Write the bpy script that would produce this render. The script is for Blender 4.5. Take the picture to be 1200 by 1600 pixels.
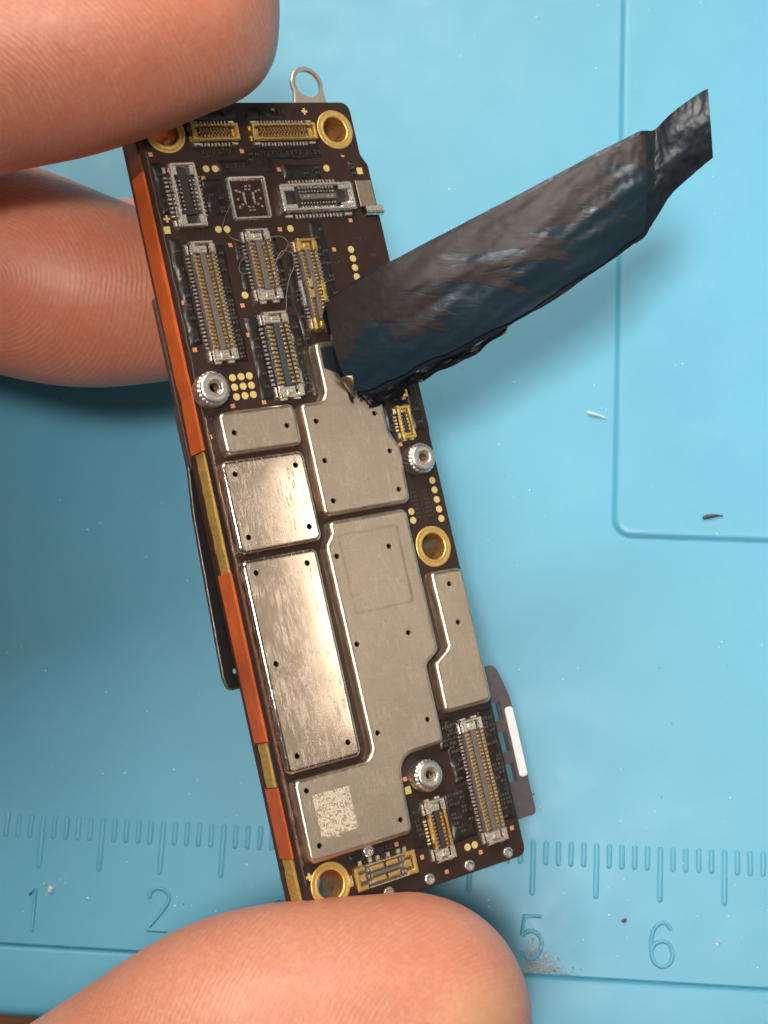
# Phone logic board pinched between finger and thumb above a blue silicone repair mat.
# Scene unit: 1 Blender unit = 1 mm.  World X right, Y away (up in the photo), Z up; mat surface at z = 0.
import bpy, bmesh, math, random
from mathutils import Vector, Matrix, noise
import numpy as np

random.seed(7)
scene = bpy.context.scene
for o in list(bpy.data.objects):
    bpy.data.objects.remove(o, do_unlink=True)
col = scene.collection
scene.unit_settings.system = 'METRIC'
scene.unit_settings.scale_length = 0.001
scene.unit_settings.length_unit = 'MILLIMETERS'

# ------------------------------------------------------------------ camera
CAM_POS = (46.97572, -0.83006, 120.8733)
C0 = (0.99599827, 0.05087393, -0.07347980)      # image right
C1 = (0.03338109, -0.97443395, -0.22218051)     # image down
C2 = (-0.08290440, 0.21883857, -0.97223276)     # view direction
cam_data = bpy.data.cameras.new('camera')
cam = bpy.data.objects.new('camera', cam_data)
col.objects.link(cam)
mw = Matrix.Identity(4)
for i in range(3):
    mw[i][0] = C0[i]; mw[i][1] = -C1[i]; mw[i][2] = -C2[i]; mw[i][3] = CAM_POS[i]
cam.matrix_world = mw
cam_data.sensor_fit = 'VERTICAL'
cam_data.sensor_height = 32.0
cam_data.lens = 2300.0 / 1600.0 * 32.0
cam_data.clip_start = 1.0
cam_data.clip_end = 5000.0
cam_data.dof.use_dof = True
cam_data.dof.focus_distance = 99.0
cam_data.dof.aperture_fstop = 0.08
scene.camera = cam
scene.render.resolution_x = 768
scene.render.resolution_y = 1024

# ------------------------------------------------------------------ world and lamps (indoor bench light)
world = bpy.data.worlds.new('World')
scene.world = world
world.use_nodes = True
wb = world.node_tree.nodes['Background']
wb.inputs['Color'].default_value = (0.86, 0.93, 1.0, 1)
wb.inputs['Strength'].default_value = 0.08

def area_lamp(name, loc, target, size, size_y, watts, color):
    d = bpy.data.lights.new(name, 'AREA')
    d.shape = 'RECTANGLE'; d.size = size; d.size_y = size_y
    d.energy = watts; d.color = color
    o = bpy.data.objects.new(name, d)
    col.objects.link(o)
    o.location = loc
    o.rotation_euler = (Vector(target) - Vector(loc)).to_track_quat('-Z', 'Y').to_euler()
    return o

def spread(o, deg): o.data.spread = math.radians(deg)
PANEL = area_lamp('ceiling_panel', (-60, 450, 540), (55, 30, 0), 340, 240, 3.6e6, (1.0, 0.95, 0.87))
BENCH = area_lamp('bench_lamp', (46, -12, 345), (96, 48, 0), 46, 46, 7.2e4, (1.0, 0.95, 0.90))
spread(BENCH, 42)
REFL_FILL = area_lamp('reflection_fill', (600, 150, 330), (40, 15, 15), 620, 420, 2.9e5, (1.0, 0.87, 0.72))  # added fill lamp, there only for the flat shield faces to reflect
def beam(az, el, dist, p=(35.0, 14.0, 25.5)):
    a, e = math.radians(az), math.radians(el)
    return Vector(p)+Vector((math.cos(a)*math.cos(e), math.sin(a)*math.cos(e), math.sin(e)))*dist
SIDE = area_lamp('tube_lamp', beam(12.5, 26.9, 330), (35, 14, 25.5), 76, 11, 1.35e4, (1.0, 0.93, 0.82))
_z = (beam(12.5, 26.9, 330)-Vector((35, 14, 25.5))).normalized()
_x = (beam(19, 28.1, 330)-beam(6, 25.7, 330)).normalized()
_y = _z.cross(_x).normalized(); _x = _y.cross(_z)
SIDE.rotation_euler = Matrix((_x, _y, _z)).transposed().to_euler()

scene.view_settings.view_transform = 'Standard'
scene.view_settings.look = 'None'
scene.view_settings.exposure = 0.0
scene.view_settings.gamma = 1.0
scene.render.engine = 'CYCLES'
scene.cycles.max_bounces = 6
scene.cycles.diffuse_bounces = 3
scene.cycles.glossy_bounces = 4
scene.cycles.caustics_reflective = False
scene.cycles.caustics_refractive = False

# ------------------------------------------------------------------ helpers
def tag(o, label=None, cat=None, group=None, kind=None):
    if label: o['label'] = label
    if cat: o['category'] = cat
    if group: o['group'] = group
    if kind: o['kind'] = kind
    return o

def link(name, me, mat, parent=None, smooth=None):
    o = bpy.data.objects.new(name, me)
    col.objects.link(o)
    if mat is not None and len(me.materials) == 0:
        me.materials.append(mat)
    if parent is not None:
        o.parent = parent
    return o

def finish(bm, name, mat, parent=None, smooth=False, angle=35):
    bmesh.ops.recalc_face_normals(bm, faces=bm.faces)
    me = bpy.data.meshes.new(name)
    if smooth:
        bm.normal_update()
        for f in bm.faces: f.smooth = not (abs(f.normal.z) > 0.9995 and len(f.verts) != 4)
        ca = math.radians(angle)
        for e in bm.edges:
            if len(e.link_faces) == 2 and e.calc_face_angle(0) > ca:
                e.smooth = False
    bm.to_mesh(me); bm.free()
    return link(name, me, mat, parent)

def add_box(bm, x0, y0, z0, x1, y1, z1, bev=0.0):
    vs = [bm.verts.new(p) for p in [(x0,y0,z0),(x1,y0,z0),(x1,y1,z0),(x0,y1,z0)]]
    if bev > 0:
        b = bev
        mid = [bm.verts.new(p) for p in [(x0,y0,z1-b),(x1,y0,z1-b),(x1,y1,z1-b),(x0,y1,z1-b)]]
        top = [bm.verts.new(p) for p in [(x0+b,y0+b,z1),(x1-b,y0+b,z1),(x1-b,y1-b,z1),(x0+b,y1-b,z1)]]
        rings = [vs, mid, top]
    else:
        top = [bm.verts.new(p) for p in [(x0,y0,z1),(x1,y0,z1),(x1,y1,z1),(x0,y1,z1)]]
        rings = [vs, top]
    for a, b2 in zip(rings, rings[1:]):
        for i in range(4):
            j = (i+1) % 4
            bm.faces.new((a[i], a[j], b2[j], b2[i]))
    bm.faces.new(top); bm.faces.new(vs[::-1])

def rounded(poly, seg=6):
    """poly: [(x,y,r)] -> dense list of points with filleted corners"""
    out = []
    n = len(poly)
    for i in range(n):
        p = Vector(poly[i][:2]); r = poly[i][2]
        a = Vector(poly[i-1][:2]); b = Vector(poly[(i+1) % n][:2])
        if r <= 1e-4:
            out.append(p); continue
        u = (a-p).normalized(); v = (b-p).normalized()
        ang = u.angle(v)
        if ang > math.pi-0.05:
            out.append(p); continue
        t = r/math.tan(ang/2)
        t = min(t, 0.49*(a-p).length, 0.49*(b-p).length)
        r2 = t*math.tan(ang/2)
        c = p + (u+v).normalized()*(r2/math.sin(ang/2))
        s = p+u*t-c; e = p+v*t-c
        a0 = math.atan2(s.y, s.x); a1 = math.atan2(e.y, e.x)
        d = (a1-a0+math.pi) % (2*math.pi)-math.pi
        for k in range(seg+1):
            aa = a0+d*k/seg
            out.append(c+Vector((math.cos(aa), math.sin(aa)))*r2)
    return out

def rect(x0, y0, x1, y1, r):
    return [(x0,y0,r),(x1,y0,r),(x1,y1,r),(x0,y1,r)]

def ccw(pts):
    a = sum(pts[i-1].x*pts[i].y-pts[i].x*pts[i-1].y for i in range(len(pts)))
    return pts if a > 0 else pts[::-1]

def offset(pts, d):
    """inset a ccw loop by d (mitred)"""
    n = len(pts); out = []
    for i in range(n):
        a = pts[i]-pts[i-1]; b = pts[(i+1) % n]-pts[i]
        na = Vector((-a.y, a.x)).normalized(); nb = Vector((-b.y, b.x)).normalized()
        m = na+nb
        if m.length < 1e-6: m = na.copy()
        m.normalize()
        out.append(pts[i]+m*(d/max(0.35, m.dot(na))))
    return out

def circle(cx, cy, r, n=20, sy=1.0):
    return [Vector((cx+r*math.cos(2*math.pi*i/n), cy+r*sy*math.sin(2*math.pi*i/n))) for i in range(n)]

def loop_verts(bm, pts, z):
    return [bm.verts.new((p.x, p.y, z)) for p in pts]

def bridge(bm, a, b):
    n = len(a)
    for i in range(n):
        j = (i+1) % n
        bm.faces.new((a[i], a[j], b[j], b[i]))

def fill(bm, loops):
    es = []
    for l in loops:
        for i in range(len(l)):
            e = bm.edges.get((l[i-1], l[i])) or bm.edges.new((l[i-1], l[i]))
            es.append(e)
    return bmesh.ops.triangle_fill(bm, edges=es, use_beauty=True)

def slab(bm, outer, z0, z1, holes=(), bev=0.0):
    """prism of a ccw outline with through holes, optionally bevelled on top"""
    outer = ccw(outer)
    lo = loop_verts(bm, outer, z0)
    if bev > 0:
        mid = loop_verts(bm, outer, z1-bev); bridge(bm, lo, mid)
        hi = loop_verts(bm, offset(outer, bev), z1); bridge(bm, mid, hi)
    else:
        hi = loop_verts(bm, outer, z1); bridge(bm, lo, hi)
    tl, bl = [hi], [lo]
    for h in holes:
        ht = loop_verts(bm, h, z1); hb = loop_verts(bm, h, z0)
        bridge(bm, ht, hb); tl.append(ht); bl.append(hb)
    fill(bm, tl); fill(bm, bl)

def tube(bm, pts, r, seg=6, cap=True):
    pts = [Vector(p) for p in pts]
    rings = []
    up = Vector((0.13, 0.21, 0.97))
    for i, p in enumerate(pts):
        t = (pts[min(i+1, len(pts)-1)]-pts[max(i-1, 0)]).normalized()
        s = t.cross(up).normalized(); w = s.cross(t)
        rr = r[i] if isinstance(r, (list, tuple)) else r
        rings.append([bm.verts.new(p+(s*math.cos(2*math.pi*k/seg)+w*math.sin(2*math.pi*k/seg))*rr) for k in range(seg)])
    for a, b in zip(rings, rings[1:]): bridge(bm, a, b)
    if cap:
        bm.faces.new(rings[0][::-1]); bm.faces.new(rings[-1])

def spline(pts, n):
    pts = [Vector(p) for p in pts]; out = []
    for i in range(len(pts)-1):
        p0 = pts[max(i-1,0)]; p1 = pts[i]; p2 = pts[i+1]; p3 = pts[min(i+2,len(pts)-1)]
        for k in range(n):
            t = k/n
            out.append(0.5*((2*p1)+(p2-p0)*t+(2*p0-5*p1+4*p2-p3)*t*t+(3*p1-p0-3*p2+p3)*t**3))
    out.append(pts[-1])
    return out

def lathe(bm, prof, seg=28, cx=0, cy=0, close=False):
    rings = [[bm.verts.new((cx+r*math.cos(2*math.pi*k/seg), cy+r*math.sin(2*math.pi*k/seg), z)) for k in range(seg)] for r, z in prof]
    for a, b in zip(rings, rings[1:]): bridge(bm, a, b)
    if close: bridge(bm, rings[-1], rings[0])
    return rings

# ------------------------------------------------------------------ materials
class NT:
    def __init__(self, name):
        self.m = bpy.data.materials.new(name); self.m.use_nodes = True
        self.t = self.m.node_tree; self.b = self.t.nodes['Principled BSDF']
        self.co = None
    def n(self, kind, **kw):
        nd = self.t.nodes.new(kind)
        for k, v in kw.items():
            if k in nd.inputs: nd.inputs[k].default_value = v
            else: setattr(nd, k, v)
        return nd
    def l(self, a, b): self.t.links.new(a, b)
    def coord(self, scale=(1,1,1), rot=(0,0,0)):
        if self.co is None: self.co = self.n('ShaderNodeTexCoord')
        mp = self.n('ShaderNodeMapping'); mp.inputs['Scale'].default_value = scale; mp.inputs['Rotation'].default_value = rot
        self.l(self.co.outputs['Object'], mp.inputs['Vector'])
        return mp.outputs['Vector']
    def noise(self, scale, detail=3, rough=0.5, stretch=(1,1,1), rot=(0,0,0), dist=0.0):
        nd = self.n('ShaderNodeTexNoise')
        nd.inputs['Scale'].default_value = scale; nd.inputs['Detail'].default_value = detail
        nd.inputs['Roughness'].default_value = rough; nd.inputs['Distortion'].default_value = dist
        self.l(self.coord(stretch, rot), nd.inputs['Vector'])
        return nd.outputs['Fac']
    def ramp(self, fac, stops):
        r = self.n('ShaderNodeValToRGB')
        els = r.color_ramp.elements
        while len(els) < len(stops): els.new(0.5)
        for e, (p, c) in zip(els, stops):
            e.position = p; e.color = (c[0], c[1], c[2], 1) if not isinstance(c, (int, float)) else (c, c, c, 1)
        self.l(fac, r.inputs['Fac'])
        return r.outputs['Color']
    def bump(self, h, strength, dist, prev=None):
        b = self.n('ShaderNodeBump')
        b.inputs['Strength'].default_value = strength; b.inputs['Distance'].default_value = dist
        self.l(h, b.inputs['Height'])
        if prev is not None: self.l(prev, b.inputs['Normal'])
        return b.outputs['Normal']
    def math(self, op, a, b=None):
        m = self.n('ShaderNodeMath'); m.operation = op
        for i, v in enumerate((a, b)):
            if v is None: continue
            if isinstance(v, (int, float)): m.inputs[i].default_value = v
            else: self.l(v, m.inputs[i])
        return m.outputs[0]
    def mix(self, fac, a, b, mode='MIX'):
        m = self.n('ShaderNodeMix'); m.data_type = 'RGBA'; m.blend_type = mode
        for s, v in ((m.inputs[0], fac), (m.inputs[6], a), (m.inputs[7], b)):
            if isinstance(v, (int, float)): s.default_value = v
            elif isinstance(v, tuple): s.default_value = (*v, 1)
            else: self.l(v, s)
        return m.outputs[2]
    def set(self, **kw):
        for k, v in kw.items():
            k = k.replace('_', ' ')
            s = self.b.inputs[k]
            if isinstance(v, (int, float)): s.default_value = v
            elif isinstance(v, tuple): s.default_value = (*v, 1) if len(v) == 3 and s.type == 'RGBA' else v
            else: self.l(v, s)

def simple(name, color, rough=0.4, metal=0.0, var=0.15, scale=3.0, bump=0.0, bscale=12.0, rvar=0.0, bdist=0.05, spec=0.5):
    t = NT(name)
    lo = tuple(c*(1-var) for c in color); hi = tuple(min(1, c*(1+var)) for c in color)
    t.set(Base_Color=t.ramp(t.noise(scale, 4), [(0.3, lo), (0.7, hi)]), Metallic=metal, Roughness=rough)
    t.b.inputs['Specular IOR Level'].default_value = spec
    if rvar:
        t.set(Roughness=t.ramp(t.noise(scale*1.7, 4), [(0.3, max(0.03, rough-rvar)), (0.7, min(1, rough+rvar))]))
    if bump:
        t.set(Normal=t.bump(t.noise(bscale, 4), bump, bdist))
    return t.m

def shield_metal(name, base, rough, brush, rot, amt, polished):
    t = NT(name)
    br = t.noise(5.0, 5, 0.75, (0.16, 1.9, 1.0)) if not polished else t.noise(7.0, 5, 0.75, (0.22, 11.0, 1.0))
    wide = t.noise(0.16, 1, 0.4)
    # thin wandering scratches: narrow contour bands of stretched noise
    def lines(scale, stretch, r, lo, dist):
        f = t.noise(scale, 3, 0.55, stretch, (0, 0, r), dist)
        return t.ramp(f, [(0.5-lo, 0.0), (0.5, 1.0), (0.5+lo, 0.0)])
    k = 1.0 if polished else 2.2
    l1 = lines(0.9, (2.6, 0.45, 1.0), rot, 0.010*k, 0.6)
    l2 = lines(1.3, (1.5, 0.8, 1.0), rot+0.7, 0.010*k, 1.8)
    l3 = lines(1.1, (3.0, 0.35, 1.0), rot-0.4, 0.008*k, 0.3)
    gate = t.ramp(t.noise(0.45, 3, 0.6), [(0.38, 0.0), (0.56, 1.0)])
    gate2 = t.ramp(t.noise(0.6, 3, 0.6, (1, 1, 1), (0.3, 0.2, 0.9)), [(0.46, 0.0), (0.60, 1.0)])
    sc = t.math('MAXIMUM', t.math('MULTIPLY', l1, gate), t.math('MULTIPLY', t.math('MAXIMUM', l2, l3), gate2))
    # soft scuffs rubbed across the lid
    rub = t.ramp(t.noise(1.5, 6, 0.78, (3.2, 0.40, 1.0), (0, 0, rot), 0.5), [(0.50, 0.0), (0.66, 1.0)])
    rub = t.math('MULTIPLY', t.math('MULTIPLY', rub, gate), 0.75 if polished else 0.22)
    sc = t.math('MULTIPLY', t.math('MAXIMUM', sc, rub), amt)
    c = t.ramp(br, [(0.25, tuple(v*0.88 for v in base)), (0.75, tuple(min(1, v*1.05) for v in base))])
    t.set(Base_Color=t.mix(sc, c, tuple(min(1, v*1.20+0.06) for v in base)), Metallic=t.math('SUBTRACT', 1.0, t.math('MULTIPLY', sc, 0.40)))
    r = t.ramp(br, [(0.2, max(0.05, rough-(0.02 if polished else 0.08))), (0.8, rough+(0.03 if polished else 0.10))])
    t.set(Roughness=t.mix(sc, r, (0.46, 0.46, 0.46)))
    n1 = t.bump(wide, 0.12 if polished else 0.25, 0.25)
    t.set(Normal=t.bump(br, brush, 0.02, n1))
    return t.m

NICKEL = (0.76, 0.62, 0.47)
M = {}
M['shield_smooth'] = shield_metal('polished_shield', (0.78, 0.63, 0.49), 0.085, 0.012, 0.45, 0.9, True)
M['shield_brushed'] = shield_metal('brushed_shield', (0.74, 0.60, 0.46), 0.31, 0.35, -0.05, 0.6, False)
M['steel'] = simple('satin_steel', (0.88, 0.81, 0.72), 0.36, 1.0, 0.08, 4, 0.12, 6, 0.05, 0.05)
M['silver'] = simple('tinned_silver', (0.95, 0.88, 0.78), 0.26, 1.0, 0.06, 3, 0.25, 1.3, 0.05, 0.15)
M['tan_nickel'] = simple('tan_nickel', (0.62, 0.50, 0.38), 0.38, 1.0, 0.10, 4, 0.12, 8, 0.06)
M['loop_metal'] = simple('loop_metal', (0.92, 0.82, 0.70), 0.42, 1.0, 0.10, 4, 0.15, 5, 0.05)
M['gold'] = simple('gold_plate', (1.0, 0.68, 0.26), 0.33, 1.0, 0.08, 4, 0.30, 4, 0.06, 0.06)
M['gold_matte'] = simple('matte_gold_plating', (0.72, 0.46, 0.12), 0.50, 0.55, 0.18, 5, 0.35, 14, 0.08, 0.03)
M['gold_bright'] = simple('bright_gold', (1.0, 0.72, 0.24), 0.28, 0.95, 0.06, 8, 0.1, 14, 0.04)
M['pad_gold'] = simple('pad_gold', (0.98, 0.70, 0.27), 0.48, 0.45, 0.10, 5, 0.15, 6, 0.05, 0.02)
M['copper'] = simple('bare_copper', (0.90, 0.36, 0.17), 0.48, 0.35, 0.12, 9, 0.1, 18, 0.05, 0.02)
M['bronze_contact'] = simple('bronze_contact', (0.98, 0.58, 0.22), 0.32, 1.0, 0.12, 4, 0.2, 4)
M['bore'] = simple('plated_bore', (0.66, 0.31, 0.10), 0.34, 0.7, 0.25, 4, 0.25, 8, 0.08, 0.05)
M['ring_gold'] = simple('ring_gold', (0.92, 0.57, 0.17), 0.42, 0.7, 0.14, 6, 0.25, 22, 0.06, 0.02)
M['plastic_grey'] = simple('grey_plastic', (0.16, 0.125, 0.11), 0.38, 0.0, 0.12, 8, 0.1, 14)
M['plastic_dark'] = simple('dark_plastic', (0.045, 0.036, 0.034), 0.32, 0.0, 0.15, 8, 0.1, 14)
M['plastic_blue'] = simple('slate_plastic', (0.055, 0.06, 0.07), 0.32, 0.0, 0.15, 8, 0.1, 14)
M['orange'] = simple('orange_polyimide', (0.60, 0.115, 0.024), 0.38, 0.0, 0.22, 0.5, 0.22, 1.2, 0.08, 0.15)
M['amber'] = simple('amber_polyimide', (0.16, 0.055, 0.018), 0.35, 0.0, 0.15, 1.0, 0.1, 4, 0.05)
M['core'] = simple('board_edge_core', (0.060, 0.026, 0.014), 0.42, 0.0, 0.25, 2.5, 0.25, 9, 0.08, 0.04)
M['potting'] = simple('black_underfill', (0.018, 0.012, 0.009), 0.36, 0.0, 0.3, 3, 0.25, 2.2, 0.06, 0.10)
M['chip'] = simple('tiny_chips', (0.040, 0.030, 0.025), 0.42, 0.0, 0.45, 4.0, 0.2, 15)
M['chip_end'] = simple('chip_terminals', (0.15, 0.115, 0.09), 0.35, 0.5, 0.3, 5.0, 0.2, 15)
M['white'] = simple('white_film', (0.92, 0.90, 0.88), 0.45, 0.0, 0.02, 2, 0.03, 6)
M['black_plate'] = simple('black_plate', (0.010, 0.008, 0.008), 0.45, 0.0, 0.2, 2, 0.2, 4, 0.08)
M['grey_bracket'] = simple('grey_bracket', (0.17, 0.14, 0.145), 0.40, 0.55, 0.12, 2, 0.12, 6, 0.08)
M['dark_steel'] = simple('dark_steel', (0.30, 0.25, 0.22), 0.38, 0.9, 0.2, 3, 0.3, 6, 0.08)
M['hair'] = simple('hair', (0.30, 0.24, 0.19), 0.35, 0.0, 0.2, 2)
M['lint'] = simple('white_lint', (0.55, 0.68, 0.72), 0.7, 0.0, 0.05, 4)
M['soot'] = simple('dark_flake', (0.06, 0.055, 0.06), 0.5, 0.0, 0.5, 4, 0.5, 8)
M['dust'] = simple('metal_dust', (0.50, 0.44, 0.40), 0.42, 0.45, 0.5, 6)
M['speck'] = simple('pale_specks', (0.72, 0.80, 0.84), 0.6, 0.0, 0.2, 3)
M['dspeck'] = simple('dark_specks', (0.05, 0.05, 0.06), 0.6, 0.0, 0.3, 3)
M['etch'] = None

# circuit board solder mask
t = NT('solder_mask')
n_a = t.noise(1.2, 4); n_b = t.noise(16, 3)
t.set(Base_Color=t.ramp(n_a, [(0.3, (0.033, 0.016, 0.011)), (0.7, (0.044, 0.023, 0.017))]), Roughness=t.ramp(n_b, [(0.3, 0.36), (0.7, 0.46)]))
t.set(Normal=t.bump(n_b, 0.08, 0.02))
t.b.inputs['Specular IOR Level'].default_value = 0.35
M['mask'] = t.m

# laser etched patch
t = NT('etched_patch')
n_a = t.ramp(t.noise(7.5, 2, 0.5), [(0.40, 0.0), (0.47, 1.0)])
n_b = t.ramp(t.noise(17, 2, 0.5), [(0.35, 0.35), (0.6, 1.0)])
f_ = t.math('MULTIPLY', n_a, n_b)
t.set(Base_Color=t.mix(f_, (0.62, 0.48, 0.33), (1.0, 0.86, 0.66)), Metallic=t.math('SUBTRACT', 1.0, t.math('MULTIPLY', f_, 0.7)), Roughness=0.62)
M['etch'] = t.m

# silicone mat
t = NT('blue_silicone')
n_a = t.noise(0.045, 5, 0.6); n_b = t.noise(5.0, 4, 0.6); n_c = t.noise(0.22, 6, 0.65)
c = t.ramp(n_a, [(0.25, (0.098, 0.375, 0.525)), (0.75, (0.122, 0.430, 0.585))])
c = t.mix(t.ramp(n_c, [(0.50, 0.0), (0.78, 0.16)]), c, (0.26, 0.50, 0.62))
c = t.mix(t.ramp(t.noise(14.0, 4, 0.7), [(0.40, 0.10), (0.60, 0.0)]), c, (0.07, 0.27, 0.38))
c = t.mix(t.ramp(t.noise(1.6, 6, 0.75), [(0.60, 0.0), (0.74, 0.22)]), c, (0.42, 0.56, 0.62))
t.set(Base_Color=c, Roughness=t.ramp(n_c, [(0.3, 0.40), (0.7, 0.52)]))
t.b.inputs['Specular IOR Level'].default_value = 0.5
t.b.inputs['Subsurface Weight'].default_value = 0.0
t.set(Normal=t.bump(n_b, 0.14, 0.03))
M['mat'] = t.m

# wood table
t = NT('brown_wood')
n_a = t.noise(0.25, 6, 0.6, (0.15, 3.0, 1.0), (0, 0, 0.03), 0.4)
t.set(Base_Color=t.ramp(n_a, [(0.3, (0.30, 0.095, 0.03)), (0.7, (0.46, 0.17, 0.06))]), Roughness=0.4)
t.set(Normal=t.bump(n_a, 0.15, 0.1))
M['wood'] = t.m

# black peeled tape: slate film with streaks of brown adhesive left on it
t = NT('black_tape')
av = t.n('ShaderNodeAttribute'); av.attribute_name = 'across'
au = t.n('ShaderNodeAttribute'); au.attribute_name = 'along'
n_a = t.noise(0.30, 5, 0.6, (0.45, 2.4, 1.0), (0, 0, -1.0), 0.8)
n_b = t.noise(1.3, 6, 0.65, (0.22, 2.0, 1.0), (0, 0, -0.85), 0.7)
n_c = t.noise(7.0, 5, 0.7)
# adhesive covers the upper half, breaks up in streaks near the peeled end
lim = t.math('ADD', t.math('MULTIPLY', t.math('SUBTRACT', n_a, 0.5), 2.2), t.math('SUBTRACT', t.math('SUBTRACT', 0.72, t.math('MULTIPLY', au.outputs['Fac'], 0.30)), av.outputs['Fac']))
adh = t.ramp(lim, [(0.0, 0.0), (0.13, 1.0)])
c = t.mix(adh, (0.012, 0.026, 0.037), (0.028, 0.019, 0.016))
c = t.mix(t.math('MULTIPLY', adh, t.ramp(n_c, [(0.56, 0.0), (0.80, 0.55)])), c, (0.13, 0.075, 0.05))
t.set(Base_Color=c, Roughness=t.mix(adh, (0.32, 0.32, 0.32), (0.46, 0.46, 0.46)))
nn = t.bump(n_b, 0.12, 0.14)
nn = t.bump(adh, 0.25, 0.03, nn)
t.set(Normal=t.bump(n_c, 0.05, 0.04, nn))
t.b.inputs['Specular IOR Level'].default_value = 0.32
M['tape'] = t.m
M['tape_dark'] = simple('black_film', (0.012, 0.017, 0.022), 0.42, 0.0, 0.3, 1.5, 0.30, 1.6, 0.08, 0.12, 0.35)

# skin
t = NT('skin')
at = t.n('ShaderNodeAttribute'); at.attribute_name = 'ridge'
rg = at.outputs['Fac']
wob = t.noise(0.55, 3, 0.5)
ph = t.math('ADD', t.math('MULTIPLY', rg, 2*math.pi/0.31), t.math('MULTIPLY', wob, 9.0))
sn = t.math('SINE', ph)
n_l = t.noise(0.11, 4, 0.55); n_m = t.noise(0.9, 5, 0.6); n_f = t.noise(7.0, 5, 0.7); n_pt = t.noise(0.30, 4, 0.6)
at2 = t.n('ShaderNodeAttribute'); at2.attribute_name = 'callus'
at3 = t.n('ShaderNodeAttribute'); at3.attribute_name = 'blush'
c = t.ramp(n_l, [(0.32, (0.72, 0.260, 0.150)), (0.68, (0.80, 0.355, 0.220))])
c = t.mix(t.math('MULTIPLY', at3.outputs['Fac'], t.ramp(n_l, [(0.30, 0.75), (0.70, 0.35)])), c, (0.70, 0.205, 0.110))
c = t.mix(t.ramp(n_m, [(0.45, 0.0), (0.75, 0.35)]), c, (0.78, 0.36, 0.23))
rl = t.math('MULTIPLY', t.ramp(sn, [(0.35, 0.0), (1.0, 1.0)]), t.ramp(n_pt, [(0.40, 0.0), (0.62, 0.22)]))
c = t.mix(rl, c, (0.86, 0.50, 0.36))
fl = t.math('MULTIPLY', t.ramp(n_f, [(0.58, 0.0), (0.72, 0.5)]), t.ramp(n_pt, [(0.40, 0.0), (0.60, 1.0)]))
c = t.mix(t.ramp(t.noise(2.4, 5, 0.7), [(0.42, 0.30), (0.60, 0.0)]), c, (0.58, 0.17, 0.10))
c = t.mix(fl, c, (0.88, 0.55, 0.40))
c = t.mix(t.math('MULTIPLY', at2.outputs['Fac'], 0.5), c, (0.82, 0.47, 0.22))
t.set(Base_Color=c, Roughness=t.ramp(n_m, [(0.3, 0.34), (0.7, 0.50)]))
t.b.inputs['Subsurface Weight'].default_value = 0.35
t.b.inputs['Subsurface Radius'].default_value = (1.8, 0.6, 0.3)
t.b.inputs['Subsurface Scale'].default_value = 1.0
t.b.inputs['Specular IOR Level'].default_value = 0.5
amp = t.math('MULTIPLY', t.math('MULTIPLY', sn, t.ramp(t.noise(3.2, 4, 0.7), [(0.32, 0.1), (0.62, 1.0)])), t.ramp(n_pt, [(0.30, 0.25), (0.62, 1.0)]))
nn = t.bump(n_m, 0.18, 0.20)
nn = t.bump(amp, 0.22, 0.05, nn)
nn = t.bump(n_f, 0.30, 0.05, nn)
cal = t.math('MULTIPLY', t.noise(2.2, 5, 0.7, (1,1,1), (0,0,0), 1.5), at2.outputs['Fac'])
nn = t.bump(cal, 0.55, 0.30, nn)
t.set(Normal=nn)
M['skin'] = t.m

# ================================================================== SETTING
bm = bmesh.new()
add_box(bm, -420, -420, -23, 480, 480, -3)
tag(finish(bm, 'table_top', M['wood']), kind='structure')

# ------------------------------------------------------------------ repair mat
MX0, MX1, MY1 = -170.0, 230.0, 210.0
bm = bmesh.new()
# profile along x: groove and rounded front rim
prof = [(-10.18, 0.0), (-10.26, -0.03), (-10.34, -0.26), (-10.46, -0.30), (-10.55, -0.10), (-10.66, -0.03), (-10.8, 0.0),
        (-15.0, 0.0), (-15.4, -0.06), (-15.75, -0.28), (-15.95, -0.7), (-16.0, -1.2), (-16.0, -3.0)]
rows = []
for x in (MX0, MX1):
    rows.append([bm.verts.new((x, y, z)) for y, z in prof])
for i in range(len(prof)-1):
    bm.faces.new((rows[0][i], rows[1][i], rows[1][i+1], rows[0][i+1]))
# upper surface with the raised panel
pad = ccw(rounded([(55.65, 24.72, 1.7), (205.0, 24.72, 1.7), (205.0, 190.0, 1.7), (55.65, 190.0, 1.7)], 10))
outer = [rows[0][0], rows[1][0], bm.verts.new((MX1, MY1, 0)), bm.verts.new((MX0, MY1, 0))]
p_loops = [(0.0, 0.0), (0.10, 0.02), (0.22, 0.12), (0.34, 0.26), (0.46, 0.36), (0.62, 0.40), (0.85, 0.42)]
prev = None; first = None
for d, z in p_loops:
    lv = loop_verts(bm, offset(pad, d), z)
    if prev: bridge(bm, prev, lv)
    else: first = lv
    prev = lv
fill(bm, [prev])
fill(bm, [outer, first])
# back and side skirts
for a, b in (((MX0, MY1), (MX1, MY1)),):
    v = [bm.verts.new((a[0], a[1], 0)), bm.verts.new((b[0], b[1], 0)), bm.verts.new((b[0], b[1], -3)), bm.verts.new((a[0], a[1], -3))]
    bm.faces.new(v)
for x in (MX0, MX1):
    v = [bm.verts.new((x, -10.18, 0)), bm.verts.new((x, MY1, 0)), bm.verts.new((x, MY1, -3)), bm.verts.new((x, -16, -3)), bm.verts.new((x, -15.4, -0.1))]
    bm.faces.new(v)
mat_o = finish(bm, 'repair_mat', M['mat'], None, True, 50)
tag(mat_o, 'large sky blue silicone repair mat with raised ruler and raised corner panel', 'mat')

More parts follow.
